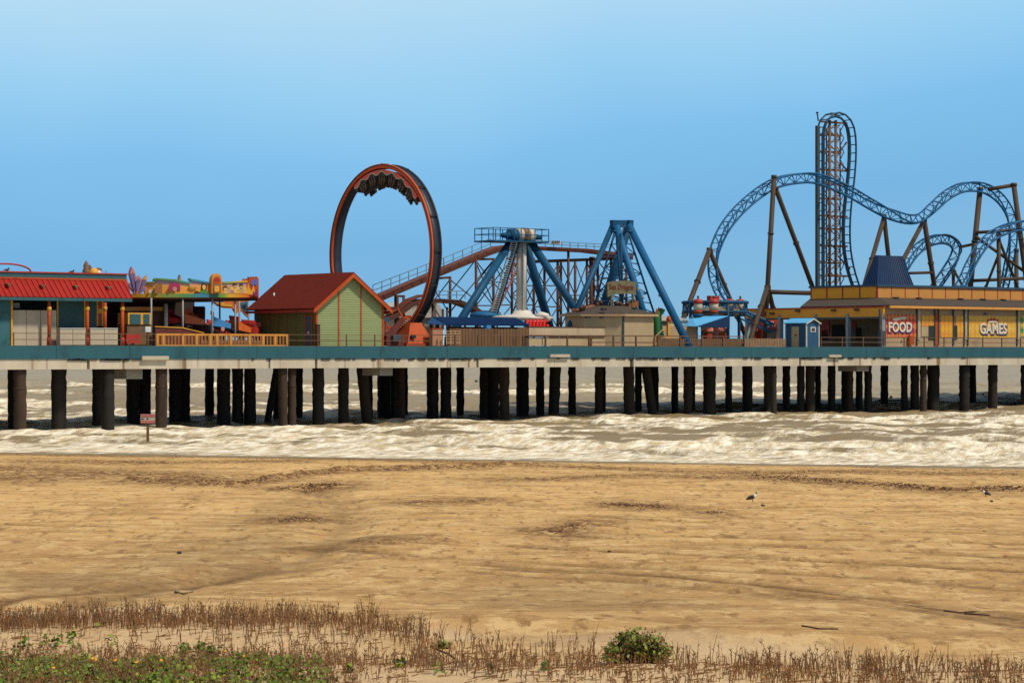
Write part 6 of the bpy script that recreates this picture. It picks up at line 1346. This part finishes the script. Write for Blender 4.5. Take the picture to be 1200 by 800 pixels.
# green creeping cover
m_l1 = M("leaf green", (.09, .150, .015), .6, .4, 5, spec=.2); m_l2 = M("leaf yellow green", (.20, .24, .03), .6, .35, 5, spec=.2); m_l3 = M("leaf dark", (.048, .046, .016), .7, .4, 5, spec=.1)
def leaf(mb, x, y, z, r, tilt=.9):
    n = np.array((random.gauss(0, tilt), random.gauss(-.25, tilt), 1.0)); n /= np.linalg.norm(n); a = np.cross(n, (0, 1, .1)); a /= np.linalg.norm(a); b_ = np.cross(n, a); c = np.array((x, y, z)); ph = random.random()
    mb.add([c + r * (math.cos(k * 1.0472 + ph) * a * random.uniform(.75, 1) + math.sin(k * 1.0472 + ph) * b_) for k in range(6)], [tuple(range(6))])
ms_ = [MB(), MB(), MB()]
def cover(px): return float(np.interp(px, [-40, 40, 140, 230, 250, 300, 360, 400], [758, 764, 768, 757, 758, 768, 780, 800]))
patches = [(random.uniform(-30, 400), random.uniform(0, 1)) for _ in range(170)]
for pxc, u_ in patches:
    c = cover(pxc); pyc = c + 4 + (818 - c) * u_
    if pxc > 300 and random.random() < (pxc - 300) / 110: continue
    kind = random.choices([0, 1, 2], [.55, .2, .25])[0]
    for _ in range(52):
        px = random.gauss(pxc, 8); py = random.gauss(pyc, 4.0); x, y = gp(px, max(py, 740)); kk = kind if random.random() < .7 else random.randrange(3)
        leaf(ms_[kk], x, y, h_at(x, y) + random.uniform(.01, .13) * (1 if kk < 2 else .7), random.uniform(.012, .036))
for pxc, pyc, n in [(20, 762, 10), (28, 755, 16), (53, 752, 22), (66, 753, 26), (84, 750, 22), (115, 741, 8), (130, 752, 10), (90, 757, 12), (215, 760, 20), (235, 758, 40), (245, 760, 40), (282, 770, 40), (347, 776, 14), (372, 780, 10), (330, 785, 14), (410, 796, 12), (470, 790, 20), (640, 794, 16), (515, 797, 10), (575, 797, 12), (1022, 776, 6)]:
    for _ in range(n):
        px = random.gauss(pxc, 3.0); py = random.gauss(pyc, 1.6); x, y = gp(px, py); leaf(ms_[random.choice([0, 0, 1, 2])], x, y, h_at(x, y) + random.uniform(.02, .13), random.uniform(.02, .045))
for m_, mt, lb in zip(ms_, (m_l1, m_l2, m_l3), ("mid green creeping leaves at the lower left", "yellow green leaves scattered through the creeping cover", "dark green leaves low in the creeping cover")):
    m_.build("creeping_plants", mt, None, (-7, 38, 0), 'world', kind="stuff", label=lb, category="ground cover")
mb = MB()
for px, py in [(110, 783), (113, 786), (135, 788), (266, 772), (262, 775), (62, 795), (190, 790), (160, 792), (285, 790)]:
    for _ in range(4): x, y = gp(px + random.gauss(0, 1.4), py + random.gauss(0, .8)); leaf(mb, x, y, h_at(x, y) + .18, .022, .5)
mb.build("flowers", M("orange yellow petals", (.65, .30, .02), .6, .1), None, (-7, 38, 0), 'world', kind="stuff", label="small orange yellow flowers in the creeping cover", category="flowers")
def bush(px0, px1, py0, py1, label, nl, name="shrub", lr=(.012, .028)):
    random.seed(5)
    cx, cy = (px0 + px1) / 2, py1 - 3; x0, y0 = gp(cx, cy); z0 = h_at(x0, y0); k = y0 / F; w_ = (px1 - px0) / 2 * k; hh = (py1 - py0) * k; th = thing(name, label, "shrub", (x0, y0, z0), frame='world')
    st = MB(); fs = [MB(), MB(), MB()]; tips = []
    for _ in range(64 if nl > 400 else 9):
        u_ = random.uniform(-1, 1); v_ = random.uniform(-.7, .7); e = math.sqrt(max(.05, 1 - u_ * u_ * .9)); top = np.array((x0 + u_ * w_ * .95, y0 + v_ * w_ * .6, z0 + hh * e * random.uniform(.65, 1.0))); bs_ = np.array((x0 + u_ * w_ * .3, y0 + v_ * w_ * .2, z0 - .02)); md = (bs_ + top) / 2 + np.array((u_ * w_ * .2, 0, -.02))
        st.tube([bs_, md, top], [.012, .009, .004], 5); tips.append((bs_, md, top))
    for _ in range(nl):
        b0, md, tp = random.choice(tips); u_ = random.uniform(.15, 1.0) ** .7; p = md + (tp - md) * (u_ * 2 - 1) if u_ > .5 else b0 + (md - b0) * u_ * 2
        p = p + np.array((random.gauss(0, .045), random.gauss(0, .05), random.gauss(0, .035))) * (w_ / .55); p[2] = max(p[2], z0 + .02)
        leaf(random.choices(fs, [.5, .18, .32])[0], p[0], p[1], p[2], random.uniform(*lr), 1.2)
    st.build("stem", M("shrub stem", (.10, .045, .025), .8, .3), th)
    for f_, mt in zip(fs, (M("shrub green", (.17, .21, .04), .55, .3, 6), m_l2, M("shrub red brown", (.24, .115, .045), .6, .3, 6))): f_.build("foliage", mt, th)
bush(707, 787, 735, 776, "rounded green and reddish shrub standing alone on pale sand among dry stems", 3300)
bush(510, 527, 747, 757, "tiny bright green plant beside the pale bleached stick", 160, "small_plant", (.02, .035))
print("objects", len(bpy.data.objects), "reeds", n1)
